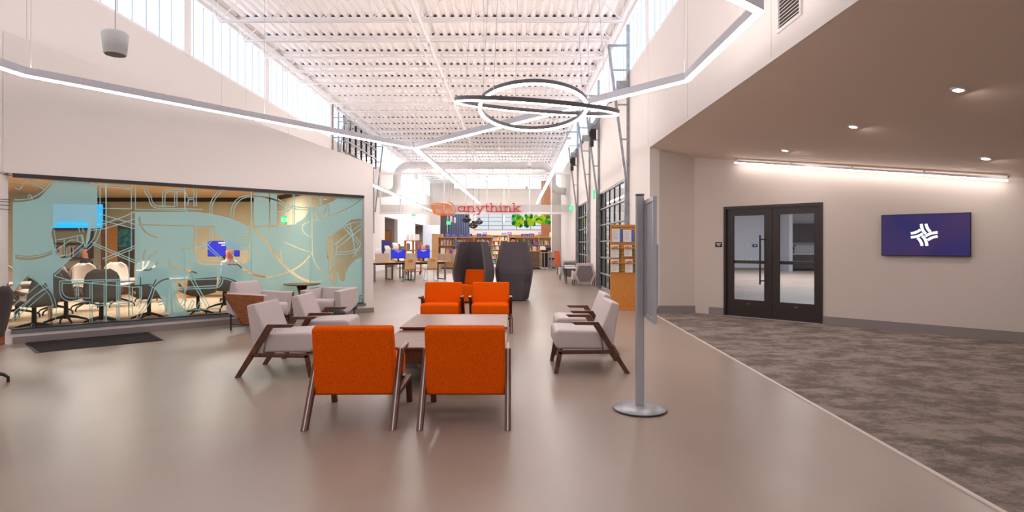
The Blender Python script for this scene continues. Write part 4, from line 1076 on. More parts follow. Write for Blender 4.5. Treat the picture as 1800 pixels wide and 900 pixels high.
dup(m0, cz(178, 9.8), near_rz-.15, 'dark-backed swivel chair seen squarely from behind through the clear part of the glass')
dup(m0, cz(262, 10.35), near_rz, 'dark-backed swivel chair right of the squarely seen one in the meeting room')
dup(m0, cz(348, 11.0), near_rz, 'dark-backed swivel chair low behind the middle of the frosted glass')
dup(m0, cz(394, 12.1), near_rz+.2, 'rightmost dark-backed swivel chair beside the seated legs in the meeting room')
dup(m0, cz(30, 10.9), far_rz+.6, 'cream-fronted swivel chair at the far left end of the meeting table')
dup(m0, cz(98, 11.6), far_rz, 'leftmost cream-fronted swivel chair behind the meeting table')
dup(m0, cz(153, 12.3), far_rz, 'second cream-fronted swivel chair behind the meeting table')
dup(m0, cz(210, 13.1), far_rz, 'cream-fronted swivel chair behind the meeting table in front of the brown doorway')
dup(m0, cz(262, 14.0), far_rz, 'cream-fronted swivel chair at the right behind the meeting table')
mt = thing('meeting_table', 'long white rounded meeting table among the swivel chairs', 'table', (-7.75, 11.05, .006), math.atan2(1, 1.09))
b = MB(); pr_ = []
for k in range(40):
    a = 2*PI*k/40; pr_.append((1.75*math.copysign(abs(math.cos(a))**.6, math.cos(a)), .58*math.copysign(abs(math.sin(a))**.7, math.sin(a)), .70))
b.prism(pr_, (0, 0, .035)); b.build('tabletop', M['plastic_w'], mt, bevel=.006)
for sx in (-1, 1):
    MB().tube([(sx*.95, -.28, 0), (sx*.95, -.05, .69)], .022, 8).build('leg', M['plastic_w'], mt); MB().tube([(sx*.95, .28, 0), (sx*.95, .05, .69)], .022, 8).build('leg', M['plastic_w'], mt)
tag(MB().box(-.105, .105, -.148, .148, 0, .004).build('paper_sheet', M['paper'], None, loc=(-7.9, 11.5, .7415), rz=.9), 'sheet of paper lying on the white meeting table', 'paper')
# things at the back of the meeting room
dr_ = thing('inner_door', 'brown framed doorway with glass seen through the clear glass at left', 'door', (at(210, 0, 17.4).x, 17.44, 0))
for x0_, x1_, z0_, z1_ in ((-.55, -.45, 0, 2.1), (.45, .55, 0, 2.1), (-.45, .45, 2.0, 2.1)): MB().box(x0_, x1_, -.06, .0, z0_, z1_).build('frame', M['walnut_l'], dr_)
MB().box(-.45, -.08, -.02, -.0, 0, 2.0).build('door_leaf', M['honey'], dr_)
MB().box(-.08, .45, -.01, -.0, 0, 2.0).build('dark_opening', mat('dark_brown_view', (88, 62, 46), .7), dr_)
MB().box(-.05, .40, -.03, -.011, 1.35, 1.9).build('poster', mat('green_poster', (50, 150, 120), .6, rgb2=(24, 70, 130), nscale=9), dr_)
wb2 = thing('wall_shelf', 'small wooden shelf of books on the back wall of the meeting room', 'shelf', (at(119, 0, 17.3).x, 17.3, 0))
for x0_, x1_, z0_, z1_ in ((-.65, -.62, 1.0, 1.9), (.62, .65, 1.0, 1.9), (-.62, .62, 1.0, 1.03), (-.62, .62, 1.45, 1.48), (-.62, .62, 1.87, 1.9)): MB().box(x0_, x1_, 0, .19, z0_, z1_).build('board', M['walnut'], wb2)
rnd = random.Random(5); bk = [mat('book_%s' % n_, c_, .6) for n_, c_ in (('red', (206, 84, 84)), ('blue', (96, 116, 186)), ('white', (232, 226, 220)), ('green', (104, 150, 116)), ('orange', (228, 156, 96)), ('violet', (136, 104, 156)), ('black', (70, 62, 64)), ('teal', (104, 168, 176)), ('pink', (228, 170, 176)), ('yellow', (230, 208, 130)))]
cn = ['red', 'blue', 'white', 'green', 'orange', 'violet', 'black', 'teal', 'pink', 'yellow']
x = wb2.location.x-.6; nbk = 0
while x < wb2.location.x+.55:
    w_ = rnd.uniform(.035, .06); k = rnd.randrange(10); nbk += 1
    for zb5 in (1.035,): tag(MB().box(0, w_*.92, 0, .15, 0, rnd.uniform(.26, .36)).build('book', bk[k], None, loc=(x, 17.32, zb5)), cn[k]+' book, %s from the left on the meeting room shelf' % nth(nbk), 'book', 'books on the meeting room shelf')
    x += w_
tag(MB().box(-.75, .75, 0, .06, 1.2, 2.1).build('display_screen', emis('pale_screen', (.10, .45, .95), .55), None, loc=(at(122, 0, 17.3).x, 17.0, .75)), 'bright blue wall screen above the small bookshelf in the meeting room', 'screen') if False else None
ws = thing('wall_screen', 'pale blue wall screen seen through the frosted glass at far left', 'screen', (-13.9, 13.0, 1.6)); MB().box(0, .05, -.8, .8, -.45, .5).build('panel', emis('pale_screen', (.10, .45, .95), .7), ws); MB().box(-.02, .0, -.85, .85, -.5, .55).build('bezel', M['black'], ws)
ws2 = thing('wall_screen', 'blue wall screen behind the rounded clear shape in the frosted glass', 'screen', (at(122, 0, 17.3).x, 17.35, 2.2)); MB().box(-.95, .95, 0, .05, -.27, .45).build('panel', emis('blue_wall_screen', (.02, .42, .85), .8), ws2); MB().box(-1.0, 1.0, .05, .08, -.3, .48).build('bezel', M['black'], ws2)
dk_ = thing('work_desk', 'dark desk by the back wall of the meeting room left', 'desk', (at(140, 0, 16).x, 16, 0)); MB().box(-1.2, 1.2, -.35, .35, .70, .74).build('desktop', M['walnut'], dk_)
for sx in (-1, 1): MB().box(sx*1.15-.03, sx*1.15+.03, -.33, .33, 0, .70).build('leg', M['walnut'], dk_)
dk2 = thing('work_desk', 'light desk under the blue monitor seen through the rounded clear window shape', 'desk', (at(390, 0, 15).x, 15.3, 0)); MB().box(-1.0, .9, -.35, .35, .70, .74).build('desktop', M['honey'], dk2)
for sx in (-.95, .85): MB().box(sx-.03, sx+.03, -.33, .33, 0, .70).build('leg', M['honey'], dk2)
def monitor(label, loc, rz=0, w_=.53, h_=.31, stand=.13, z0=0, group=None, keyb=True):
    t = thing('monitor', label, 'monitor', loc, rz, group)
    MB().box(-w_/2, w_/2, 0, .03, stand, stand+h_).build('bezel', M['black'], t)
    MB().box(-w_/2+.008, w_/2-.008, -.002, 0, stand+.02, stand+h_-.008).build('screen', M['screen_blue'], t)
    MB().box(-.13, .13, -.003, -.002, stand+h_*.84, stand+h_*.91).box(-.05, .05, -.003, -.002, stand+h_*.70, stand+h_*.76).build('screen_text', M['plastic_w'], t)
    MB().box(-.03, .03, .01, .05, 0, stand+.1).build('stand', M['black'], t); MB().box(-.12, .12, -.06, .12, 0, .012).build('base', M['black'], t)
    return t
monitor('blue monitor on the light desk inside the glass meeting room', (at(391, 0, 15.2).x, 15.25, .741), 0, .85, .42, .36)
dd = thing('timber_door', 'honey wood door with black handle at the right end of the meeting room', 'door', (-4.55, 14.0, 0), math.atan2(sd.y, sd.x))
MB().box(-.5, .5, .02, .06, 0, 2.15).build('leaf', M['honey'], dd); MB().box(-.28, .28, .062, .065, 1.05, 1.9).build('vision_glass', mat('blue_green_glass', (110, 160, 180), .2), dd)
for x0_, x1_, z0_, z1_ in ((-.58, -.5, 0, 2.2), (.5, .58, 0, 2.2), (-.5, .5, 2.15, 2.2)): MB().box(x0_, x1_, .0, .09, z0_, z1_).build('frame', M['brownblack'], dd)
MB().tube([(-.38, .06, .95), (-.38, .12, .95), (-.38, .12, 1.15), (-.38, .06, 1.15)], .01, 6).build('handle', M['black'], dd)
exit_sign('green exit sign on the back wall seen through the upper part of the frosted glass', (at(503, 386, 16.2).x, 16.2, at(503, 386, 16.2).z), .30, .2, 0, .4)

# ---- high-backed reading pods
def pod(label, loc, rz):
    """opens to local -Y"""
    t = thing('reading_pod', label, 'booth chair', loc, rz, 'tall charcoal reading pods')
    prof = [(0, .70), (.60, .90), (.80, .92), (1.49, .66)]
    def xw(z):
        for (z0_, w0), (z1_, w1) in zip(prof[:-1], prof[1:]):
            if z <= z1_: return (w0+(w1-w0)*(z-z0_)/(z1_-z0_))/2
        return prof[-1][1]/2
    def dpt(z): return .28+.14*min(1, z/.7)-(.12*max(0, z-.75)/.75)
    zs = [0.03, .35, .62, .70, .80, 1.1, 1.49]; v = []; f = []
    # back: left and right half panels
    for nm, sx in (('back_panel', -1), ('back_panel', 1)):
        b = MB()
        for z0_, z1_ in zip(zs[:-1], zs[1:]):
            q = lambda z, x, y: (x, y, z)
            a0, a1 = sx*xw(z0_)*.72, sx*xw(z1_)*.72; d0, d1 = dpt(z0_), dpt(z1_)
            k = len(b.v)
            b.v += [(0, d0, z0_), (a0, d0-.01, z0_), (a1, d1-.01, z1_), (0, d1, z1_), (0, d0-.06, z0_), (a0, d0-.07, z0_), (a1, d1-.07, z1_), (0, d1-.06, z1_)]
            b.f += [(k, k+1, k+2, k+3), (k+7, k+6, k+5, k+4), (k, k+4, k+5, k+1), (k+3, k+2, k+6, k+7), (k, k+3, k+7, k+4), (k+1, k+5, k+6, k+2)]
        b.build(nm, M['charcoal'], t)
    for sx in (-1, 1):
        b = MB()
        for z0_, z1_ in zip(zs[:-1], zs[1:]):
            k = len(b.v)
            for z in (z0_, z1_):
                xa_, xb_ = sx*xw(z)*.72, sx*xw(z); d = dpt(z)
                b.v += [(xa_, d-.01, z), (xb_, d-.22, z), (xb_, -d*.75, z), (xb_-sx*.06, -d*.75, z), (xb_-sx*.06, d-.25, z), (xa_-sx*.02, d-.07, z)]
            for i in range(6): j = (i+1) % 6; b.f.append((k+i, k+j, k+6+j, k+6+i))
            b.f += [tuple(k+i for i in range(5, -1, -1)), tuple(k+6+i for i in range(6))]
        b.build('side_panel', M['charcoal'], t)
        e = MB(); e.tube([(sx*(xw(z)-.03), -dpt(z)*.75-.004, z) for z in zs], .012, 5); e.build('piping', M['charcoal_l'], t)
    o = MB().box(-.30, .30, -.42, .22, .03, .45).build('seat', M['orange'], t, bevel=.04, seg=3)
    o = side(MB(), [(.02, .45), (.16, .45), (.21, .79), (.12, .80)], -.30, .30).build('backrest', M['orange'], t, bevel=.02, seg=3)
    MB().box(-.3, .3, -.28, .24, 0, .03).build('plinth', M['black'], t)
    return t
M['charcoal_l'] = mat('grey_piping', (112, 104, 108), .9)
pod('tall charcoal reading pod open to the camera with an orange seat', (-.93, 14.15, 0), math.radians(-22))
pod('tall charcoal reading pod turned away, seen from behind', (.05, 14.6, 0), math.radians(180-8))

# ---- hexagonal-back grey chairs by the doors and their thin stool tables
def hex_chair(label, loc, rz, sc=1):
    t = thing('hex_back_chair', label, 'chair', loc, rz, 'hexagonal-backed chairs beside the sectional doors'); t.scale = (sc, sc, sc)
    b = MB(); b.prism([(x*.9, .30, z) for x, z in ((-.26, .10), (.26, .10), (.44, .40), (.36, .50), (.30, .78), (-.30, .78), (-.36, .50), (-.44, .40))], (0, .09, 0))
    o = b.build('backrest', M['greyfab'], t, bevel=.02, seg=2)
    MB().prism([(x*.7, .395, z) for x, z in ((-.26, .15), (.26, .15), (.42, .40), (.30, .7), (-.30, .7), (-.42, .40))], (0, .012, 0)).build('panel', mat('grey_panel_felt', (128, 118, 124), .95), t, bevel=.008)
    MB().box(-.33, .33, -.3, .3, .22, .42).build('seat', M['greyfab'], t, bevel=.03, seg=3)
    for s in (-1, 1): MB().box(min(s*.33, s*.40), max(s*.33, s*.40), -.26, .3, .2, .5).build('armrest', M['greyfab'], t, bevel=.02)
    for sx in (-1, 1):
        for sy in (-1, 1): MB().tube([(sx*.36, sy*.27, 0), (sx*.34, sy*.25, .22)], .012, 6).build('leg', M['black'], t)
    return t
hex_chair('grey hexagonal-backed chair seen from behind, nearer by the glass sectional door', (at(1025, 0, 20.0).x, 19.9, 0), PI)
hex_chair('grey hexagonal-backed chair farther along the sectional doors', (2.33, 23.4, 0), PI)
for px, Y, lab in ((1003, 20.6, 'thin-legged white stool table left of the nearer hexagonal chair'), (1001.5, 22.5, 'thin-legged white stool table farther behind its twin')):
    c = at(px, 0, Y); t = thing('stool_table', lab, 'table', (c.x, Y, 0), 0, 'thin-legged stool tables by the doors')
    MB().box(-.2, .2, -.35, .35, .56, .60).build('tabletop', M['plastic_w'], t, bevel=.01)
    for sx in (-1, 1):
        for sy in (-1, 1): MB().tube([(sx*.17, sy*.3, 0), (sx*.17, sy*.3, .56)], .010, 6).build('leg', M['black'], t)
        MB().tube([(sx*.17, -.3, .12), (sx*.17, .3, .12)], .008, 6).build('stretcher', M['black'], t)
t = thing('shell_chair', 'orange shell chair against the pier at the far end of the glass doors', 'chair', (2.42, 26.8, 0), PI/2+.3)
o = MB().prism([(-.3, .25, .40), (.3, .25, .40), (.28, .32, 1.15), (-.28, .32, 1.15)], (0, .05, 0)).build('backrest', mat('orange_shell', (206, 88, 36), .5), t, bevel=.02)
MB().box(-.3, .3, -.25, .27, .38, .43).build('seat', M['walnut'], t, bevel=.01)
for sx in (-1, 1):
    for sy in (-1, 1): MB().tube([(sx*.26, sy*.22, 0), (sx*.2, sy*.18, .38)], .014, 6).build('leg', M['black'], t)

# ================================================================== LIBRARY BEYOND
# computer desks
def desk(label, loc, rz, L, group='long computer desks'):
    t = thing('computer_desk', label, 'desk', loc, rz, group)
    MB().box(0, L, -.38, .38, .715, .745).build('desktop', M['maple'], t, bevel=.004)
    MB().box(.05, L-.05, -.34, .34, .64, .70).build('cable_tray', M['black'], t)
    for x_ in (.06, L-.06):
        for y_ in (-.33, .33): MB().box(x_-.03, x_+.03, y_-.03, y_+.03, 0, .715).build('leg', M['alu_d'], t, bevel=.003)
        MB().box(x_-.03, x_+.03, -.30, .30, .0, .03).build('foot_bar', M['black'], t)
    return t
ang = math.atan2(1.7, 2.55)
dA = Vector((-5.25, 21.55, 0)); dv = Vector((math.cos(ang), math.sin(ang), 0)); dn = Vector((-dv.y, dv.x, 0))
desk('long maple computer desk with the left blue monitor', dA+dn*.38, ang, 1.62)
desk('long maple computer desk with the right blue monitor', dA+dv*1.66+dn*.38, ang, 1.45)
desk('maple computer desk behind, left of the blue monitors', dA+dn*1.3-dv*.6, ang, 1.8)
def on(px, d=.2):      # point on the desk line under pixel column
    k = (px-CX)/F; p = dA+dn*d; s = (k*p.y-p.x)/(dv.x-k*dv.y); q = p+dv*s; return Vector((q.x, q.y, .746))
monitor('blue monitor on the computer desk, left of the two', on(700), 0, .54, .34, .13)
monitor('blue monitor on the computer desk, right of the two', on(744.5), 0, .50, .36, .13)
for px, lab in ((706, 'yellow-edged keyboard before the left blue monitor'), (751, 'yellow-edged keyboard before the right blue monitor')):
    p = on(px, .05); t = thing('keyboard', lab, 'keyboard', p, ang*.4, 'keyboards on the computer desks')
    MB().box(-.22, .22, -.07, .07, 0, .02).build('body', M['black'], t); MB().box(-.21, .21, -.06, .06, .02, .026).build('keys', mat('olive_keys', (168, 150, 60), .6), t)
M['screen_fab'] = mat('beige_screen_fabric', (206, 190, 176), .9, noise=.2, nscale=30, stretch=(8, 8, .5))
for px0, px1, lab in ((660, 684, 'beige fabric privacy screen left on the computer desk'), (719, 733.5, 'beige fabric privacy screen between the two blue monitors'), (713, 719, 'narrow glass privacy screen beside the left blue monitor')):
    a = on(px0, .38); b = on(px1, .38); MBx = MB().box(0, (b-a).length, 0, .03, 0, .33)
    tag(MBx.build('privacy_screen', M['screen_fab'], None, bevel=.005, loc=a, rz=ang), lab, 'screen', 'desk privacy screens')
def wood_chair(label, loc, rz, sc=1):
    t = thing('plywood_chair', label, 'chair', loc, rz, 'maple plywood chairs at the computer desks')
    b = side(MB(), [(.17, .50), (.20, .50), (.26, .90), (.235, .90)], -.20, .20); b.build('backrest', M['maple'], t, bevel=.006)
    side(MB(), [(-.22, .43), (-.20, .445), (.10, .43), (.20, .50), (.17, .505), (.09, .445), (-.20, .46)], -.20, .20).build('seat', M['maple'], t)
    MB().tube([(-.08, .262, .78), (-.05, .266, .84), (.05, .266, .84), (.08, .262, .78), (.04, .26, .76), (0, .262, .8), (-.04, .26, .76), (-.08, .262, .78)], .006, 4).build('carved_handle', M['walnut_l'], t)
    for sx in (-1, 1):
        MB().tube([(sx*.21, -.24, .012), (sx*.21, .24, .012), (sx*.18, .10, .43)], .011, 6).build('leg', M['alu'], t)
        MB().tube([(sx*.21, -.24, .012), (sx*.17, -.14, .43)], .011, 6).build('leg', M['alu'], t)
    return t
p = on(718, -.62); wood_chair('maple plywood chair pushed toward the left blue monitor', (p.x, p.y, 0), PI+.45)
p = on(757, -.50); wood_chair('maple plywood chair pushed toward the right blue monitor', (p.x, p.y, 0), PI+.45)
for px, py, lab in ((670, 441, 'white paper tray at the far left of the desks'), (681, 437, 'white bottle-shaped printer hood beside the blue panel'), (688, 432, 'white angled lamp in front of the sunlit wall')):
    c = at(px+{670: -5, 681: 0, 688: 7}[px], py, 24.5); t = thing('desk_machine', lab, 'equipment', (c.x, 24.5, .75), .5)
    MB().box(-.12, .12, -.12, .12, 0, c.z-.75-.1).build('body', M['plastic_w'], t, bevel=.02); MB().prism([(-.12, -.12, c.z-.85), (.12, -.12, c.z-.85), (.1, .1, c.z-.72), (-.1, .1, c.z-.72)], (0, .02, .10)).build('lid', M['plastic_w'], t)
t = desk('maple side desk carrying the white machines', (-6.05, 24.5, 0), 0, 1.35)
tag(MB().box(-.20, .20, 0, .04, .75, 1.62).build('blue_panel', mat('indigo_panel', (70, 62, 136), .6), None, loc=(at(681, 0, 25.1).x, 24.84, 0)), 'upright indigo panel behind the left computers', 'panel')
# door in the first recess
t = thing('recess_door', 'honey wood door with grey frame in the first recess of the left wall', 'door', (-8.15, 35.72, 0))
MB().box(-.5, .5, 0, .05, 0, 2.25).build('leaf', M['honey'], t)
for a, b, c, d in ((-.58, -.5, 0, 2.35), (.5, .58, 0, 2.35), (-.5, .5, 2.25, 2.35)): MB().box(a, b, -.02, .06, c, d).build('frame', M['base'], t)

# bookcases with individual books
book_count = 0
def bookcase(name, label, x0_, x1_, y, z1_, rows, bays, lab, col='maple', books=True, depth=.3, group=None, seed=1, fill=.9, maxb=999, zb0=.1):
    global book_count
    t = thing('bookcase', label, 'bookcase', ((x0_+x1_)/2, y, 0), 0, group); W_ = (x1_-x0_)/2
    MB().box(-W_, W_, depth-.02, depth, 0, z1_).build('back_board', M[col], t)
    for i in range(bays+1):
        x = -W_+2*W_*i/bays; MB().box(x-.025, x+.025, 0, depth-.021, 0, z1_-.04).build('upright', M[col], t)
    MB().box(-W_-.03, W_+.03, -.02, depth+.02, z1_-.04, z1_).build('top_board', M[col], t)
    hs = (z1_-.06-zb0)/rows
    for r_ in range(rows): MB().box(-W_, W_, .005, depth-.022, zb0+hs*r_-.03, zb0+hs*r_).build('shelf_board', M[col], t)
    rd = random.Random(seed); bw = 2*W_/bays; nb = 0; cnt = {}
    for r_ in range(rows-1, -1, -1):
        for i in range(bays):
            x = -W_+bw*i+.04; xe = -W_+bw*(i+1)-.04
            while x < xe-.06 and nb < maxb:
                w_ = rd.uniform(.035, .075)
                if rd.random() > fill: x += w_*2; continue
                k = rd.randrange(10); h_ = hs*rd.uniform(.55, .82)
                key = (k,)
                if (k, 'b') not in KIDS:
                    me_ = MB().box(0, 1, 0, .18, 0, 1).build('book', bk[k]); KIDS[(k, 'b')] = me_.data; bpy.data.objects.remove(me_)
                o = bpy.data.objects.new('book', KIDS[(k, 'b')]); COL.objects.link(o); o.location = (t.location.x+x, y+.03, zb0+hs*r_+.001); o.scale = (w_*.93, 1, h_); cnt[(r_, i)] = cnt.get((r_, i), 0)+1
                tag(o, cn[k]+' book, '+nth(cnt[(r_, i)])+' from left, '+(['left', 'middle', 'right'] if bays == 3 else ['left', 'right'])[i]+' bay, '+['bottom', 'second', 'third', 'fourth', 'fifth', 'sixth', 'seventh'][r_]+' shelf, '+lab.replace('the ', '')[:], 'book', 'books on '+lab); nb += 1; x += w_
    book_count += nb
    return t
rnd = random.Random(9)
yA = 33.6
bookcase('a', 'low maple bookcase with three bays behind the left reading pod', at(770, 0, yA).x, at(864.5, 0, yA).x, yA, at(0, 416.5, yA).z, 4, 3, 'the low bookcase behind the left pod', seed=2, maxb=105)
yB_ = 37.0
bookcase('b', 'low maple bookcase with three bays behind the service desk at right', at(895, 0, yB_).x, at(973, 0, yB_).x, yB_, at(0, 416.5, yB_).z, 4, 3, 'the low bookcase behind the service desk', seed=3, maxb=80)
yC = 41.0
bookcase('c', 'tall maple bookcase of packed shelves between the two low bookcases', at(865, 0, yC).x, at(893, 0, yC).x, yC, at(0, 413, yC).z, 6, 2, 'the tall bookcase between the two low ones', seed=4, maxb=100)
t = thing('bookcase_end', 'maple bookcase end panel left of the low three-bay bookcase, with a slotted column', 'bookcase', (at(764, 0, 36).x, 36, 0))
z = at(0, 411, 36).z
MB().box(-.18, .22, 0, .04, 0, z).build('end_panel', M['maple'], t); MB().box(.22, .5, .05, .35, 0, z).build('upright', M['maple'], t)
for k in range(12): MB().box(.26, .38, .04, .049, .2+k*.15, .27+k*.15).build('slot', M['walnut'], t)
# purple header signs on the bookcases
M['purple'] = mat('violet_sign', (92, 92, 190), .6); M['purple_t'] = mat('violet_sign_text', (200, 190, 230), .6)
for i, (px0, px1, py0, py1, Y) in enumerate(((782, 792, 410, 416, yA+.1), (792.5, 803, 411, 416, yA+.1), (805, 817, 412, 416, yA+.1), (818, 830, 411, 416, yA+.1), (838, 846, 410.5, 416, yA+.1), (847, 855, 412, 416, yA+.1), (882, 890, 409.5, 412.8, yC+.1),
                                       (916, 929, 411, 416, yB_+.1), (929.5, 939, 410.5, 416, yB_+.1), (892, 899.5, 408, 412, 43), (946.5, 953.5, 408.5, 412.5, 43), (849, 856, 408.5, 412, 43), (937, 947, 426.5, 431, yB_-.035), (799, 806, 426, 431, yA-.035))):
    a = at(px0, py0, Y); b = at(px1, py1, Y); zb9 = b.z
    ordn = ['first', 'second', 'third', 'fourth', 'fifth', 'sixth']
    lab = (['%s violet sign from the left on top of the low bookcase behind the left pod' % ordn[i]] if i < 6 else [['violet sign on the tall bookcase between the low ones', 'left violet header sign on the bookcase behind the service desk', 'right violet header sign on the bookcase behind the service desk',
            'small violet sign on a far shelf behind the right pod', 'small violet sign on a far shelf under the green discs', 'small violet sign on a far shelf behind the left pod', 'violet label inside the bookcase behind the service desk', 'violet label inside the low bookcase behind the left pod'][i-6]])[0]
    t = thing('header_sign', lab, 'sign', (a.x, Y, zb9+.002), 0, 'violet bookcase signs')
    MB().box(0, b.x-a.x, 0, .03, 0, a.z-zb9).build('panel', M['purple'], t); MB().box((b.x-a.x)*.25, (b.x-a.x)*.75, -.004, 0, (a.z-zb9)*.4, (a.z-zb9)*.62).build('lettering', M['purple_t'], t)
# far low shelves that carry the distant signs
bookcase('d', 'far maple shelf unit against the back wall under the large windows', -3.2, 2.3, 43.1, at(0, 412, 43.1).z, 5, 5, 'the far shelf under the windows', seed=6, maxb=0)
# display cart with white notices
yk = 27.0
t = thing('book_display', 'maple display cart of paperbacks with white notices above the monitors', 'display stand', (at(726.5, 0, yk).x, yk, 0))
for x_ in (-.38, -.01, .36): MB().box(x_-.02, x_+.02, -.2, .2, .12, 1.62).build('upright', M['honey'], t)
for z_ in (.14, .5, 1.15, 1.6): MB().box(-.40, .38, -.2, .2, z_-.02, z_+.02).build('shelf_board', M['honey'], t)
MB().box(-.75, .85, -.22, .24, 1.10, 1.13).build('wing_board', M['honey'], t)
for sx in (-.35, .33):
    for sy in (-.16, .16):
        b = MB().tube([(sx-.015, sy, .06), (sx+.015, sy, .06)], .06, 10); b.build('caster', M['black'], t)
rd = random.Random(12); c0_ = t.location
for zz, xs0, xs1 in ((1.172, -.34, .32), (1.132, -.72, -.42), (1.132, .42, .8), (.522, -.34, .32)):
    x = xs0; kk = 0
    while x < xs1-.07:
        w_ = rd.uniform(.04, .12); k = rd.randrange(10); kk += 1
        if not (zz == 1.172 and abs(x+w_/2+.01) < .07+w_/2):
            o = MB().box(0, w_*.9, -.13, 0, 0, rd.uniform(.2, .34)).build('book', bk[k], None, loc=(c0_.x+x, yk, zz)); tag(o, cn[k]+' book on the '+{1.172: 'upper shelf', 1.132: 'side wing', .522: 'lower shelf'}[zz]+' of the display cart, %s in the run' % nth(kk), 'book', 'books on the display cart')
        x += w_
for i, (px0, px1) in enumerate(((714, 720.5), (721, 728), (728.5, 738))):
    a = at(px0, 411.5, yk); b = at(px1, 422, yk)
    tag(MB().prism([(0, 0, 0), (b.x-a.x, 0, 0), ((b.x-a.x)*.9, .1, .29), (.02, .1, .29)], (0, .01, 0)).build('notice_card', M['paper'], None, loc=(a.x, yk-.1, 1.622)), ['left', 'middle', 'right, curved'][i]+' white notice card standing on the display cart', 'notice', 'white notices on the display cart')
# cloth-covered table with books
yt = 30.5; a = at(771.5, 446.5, yt); b = at(803, 446.5, yt)
t = thing('cloth_table', 'display table with a pleated beige cloth before the low bookcase', 'table', ((a.x+b.x)/2, yt, 0)); W_ = (b.x-a.x)/2
MB().box(-W_, W_, -.3, .3, a.z-.03, a.z).build('tabletop', M['maple'], t)
b_ = MB(); n_ = 40; zt5 = a.z+.003
top = [(-W_+2*W_*i/n_, -.31) for i in range(n_+1)]; vs = []
for i, (x, y) in enumerate(top): vs += [(x, y, zt5), (x*1.06, y-.03-.02*math.sin(i*1.9), zt5-.42)]
b_.add(vs, [(2*i, 2*i+1, 2*i+3, 2*i+2) for i in range(n_)]); b_.add([(-W_, -.31, zt5), (W_, -.31, zt5), (W_, .31, zt5), (-W_, .31, zt5)], [(0, 1, 2, 3)])
o = b_.build('cloth', mat('beige_cloth', (206, 176, 146), .9), t); m_ = o.modifiers.new('t', 'SOLIDIFY'); m_.thickness = .006
for sx in (-1, 1):
    for sy in (-1, 1): MB().box(sx*(W_-.06)-.04, sx*(W_-.06)+.04, sy*.24-.04, sy*.24+.04, 0, a.z-.03).build('leg', M['maple'], t)
for i, (px, k, w_, h_) in enumerate(((779, 2, .24, .30), (787, 4, .16, .28), (793, 1, .14, .22), (799, 8, .18, .25))):
    o = MB().prism([(0, 0, 0), (w_, 0, 0), (w_, .06, h_), (0, .06, h_)], (0, .02, 0)).build('book', bk[k], None, loc=(at(px, 0, yt).x-w_/2, yt-.1, a.z+.008)); tag(o, cn[k]+' book stood face-out on the cloth table', 'book', 'face-out books on the cloth table')
# service desk at right
yd = 33.0
t = thing('service_desk', 'brown service desk with pale top in front of the right bookcase', 'desk', (at(941, 0, yd).x, yd, 0))
MB().box(-.38, .22, -.3, .3, .08, 1.02).build('body', mat('weathered_wood', (132, 108, 92), .6, rgb2=(108, 86, 72), nscale=4, stretch=(1, 1, 6)), t); MB().box(-.42, .23, -.34, .34, 1.02, 1.06).build('desktop', M['maple'], t); MB().box(-.36, .28, -.28, .28, 0, .08).build('plinth', M['black'], t)
t2 = thing('printer_table', 'small high table on grey tube legs right of the service desk', 'table', (at(959.5, 0, 32.9).x, 32.9, 0))
MB().box(-.34, .34, -.28, .28, .95, .99).build('tabletop', M['maple'], t2)
for x_ in (-.30, -.1, .12, .30): MB().tube([(x_, -.22, 0), (x_, -.22, .95)], .028, 8).build('leg', M['alu'], t2)
MB().box(-.2, .2, .1, .14, .1, .95).build('modesty_panel', M['black'], t2)
p3_ = thing('printer', 'white and black printer on the small high table', 'printer', (t2.location.x, 32.9, .992)); MB().box(-.28, .12, -.2, .2, 0, .12).build('body', M['black'], p3_, bevel=.02); MB().prism([(-.36, -.2, .12), (0, -.2, .12), (-.06, .1, .34), (-.32, .1, .34)], (0, .04, 0)).build('paper_tray', M['plastic_w'], p3_); MB().box(.0, .3, -.1, .2, .121, .24).build('scanner_lid', M['black'], p3_, bevel=.02)
tag(MB().prism([(0, 0, 0), (.26, 0, 0), (.22, .06, .34), (-.02, .06, .34)], (0, .01, 0)).build('notice_card', M['paper'], None, loc=(at(956, 0, 33.5).x, 33.0, 1.42)), 'white notice propped above the printer', 'notice') if False else None
hb = MB(); hb.box(-.06, .06, -.06, .06, 0, .2); tag(hb.build('tissue_box', mat('orange_box', (232, 120, 60), .6), None, bevel=.01, loc=(at(945, 0, yd).x, yd-.1, 1.061)), 'small orange box on the service desk', 'box')
tag(MB().box(-.1, .1, -.08, .08, 0, .26).build('brochure_box', M['paper'], None, bevel=.01, loc=(at(940, 0, yd).x-.02, yd-.12, 1.061)), 'white brochure box on the service desk', 'box')
tag(MB().box(-.12, .12, -.12, .12, 0, .3).build('white_bin', M['plastic_w'], None, bevel=.02, loc=(at(973.5, 0, yB_).x-.14, yB_+.15, at(0, 416.5, yB_).z+.001)), 'white box on the right end of the bookcase behind the service desk', 'box')
st_ = thing('swivel_stool', 'black swivel stool beside the printer table', 'stool', (at(969.5, 0, 33.4).x, 33.4, 0))
MB().lathe([(.18, .55), (.2, .6), (.18, .64)], 16).build('seat', M['black'], st_); MB().lathe([(.02, .1), (.02, .55)], 8).build('column', M['black'], st_)
for k in range(5): a_ = 2*PI*k/5; MB().tube([(0, 0, .12), (.22*math.cos(a_), .22*math.sin(a_), .05), (.22*math.cos(a_), .22*math.sin(a_), 0)], .02, 6).build('leg', M['black'], st_)
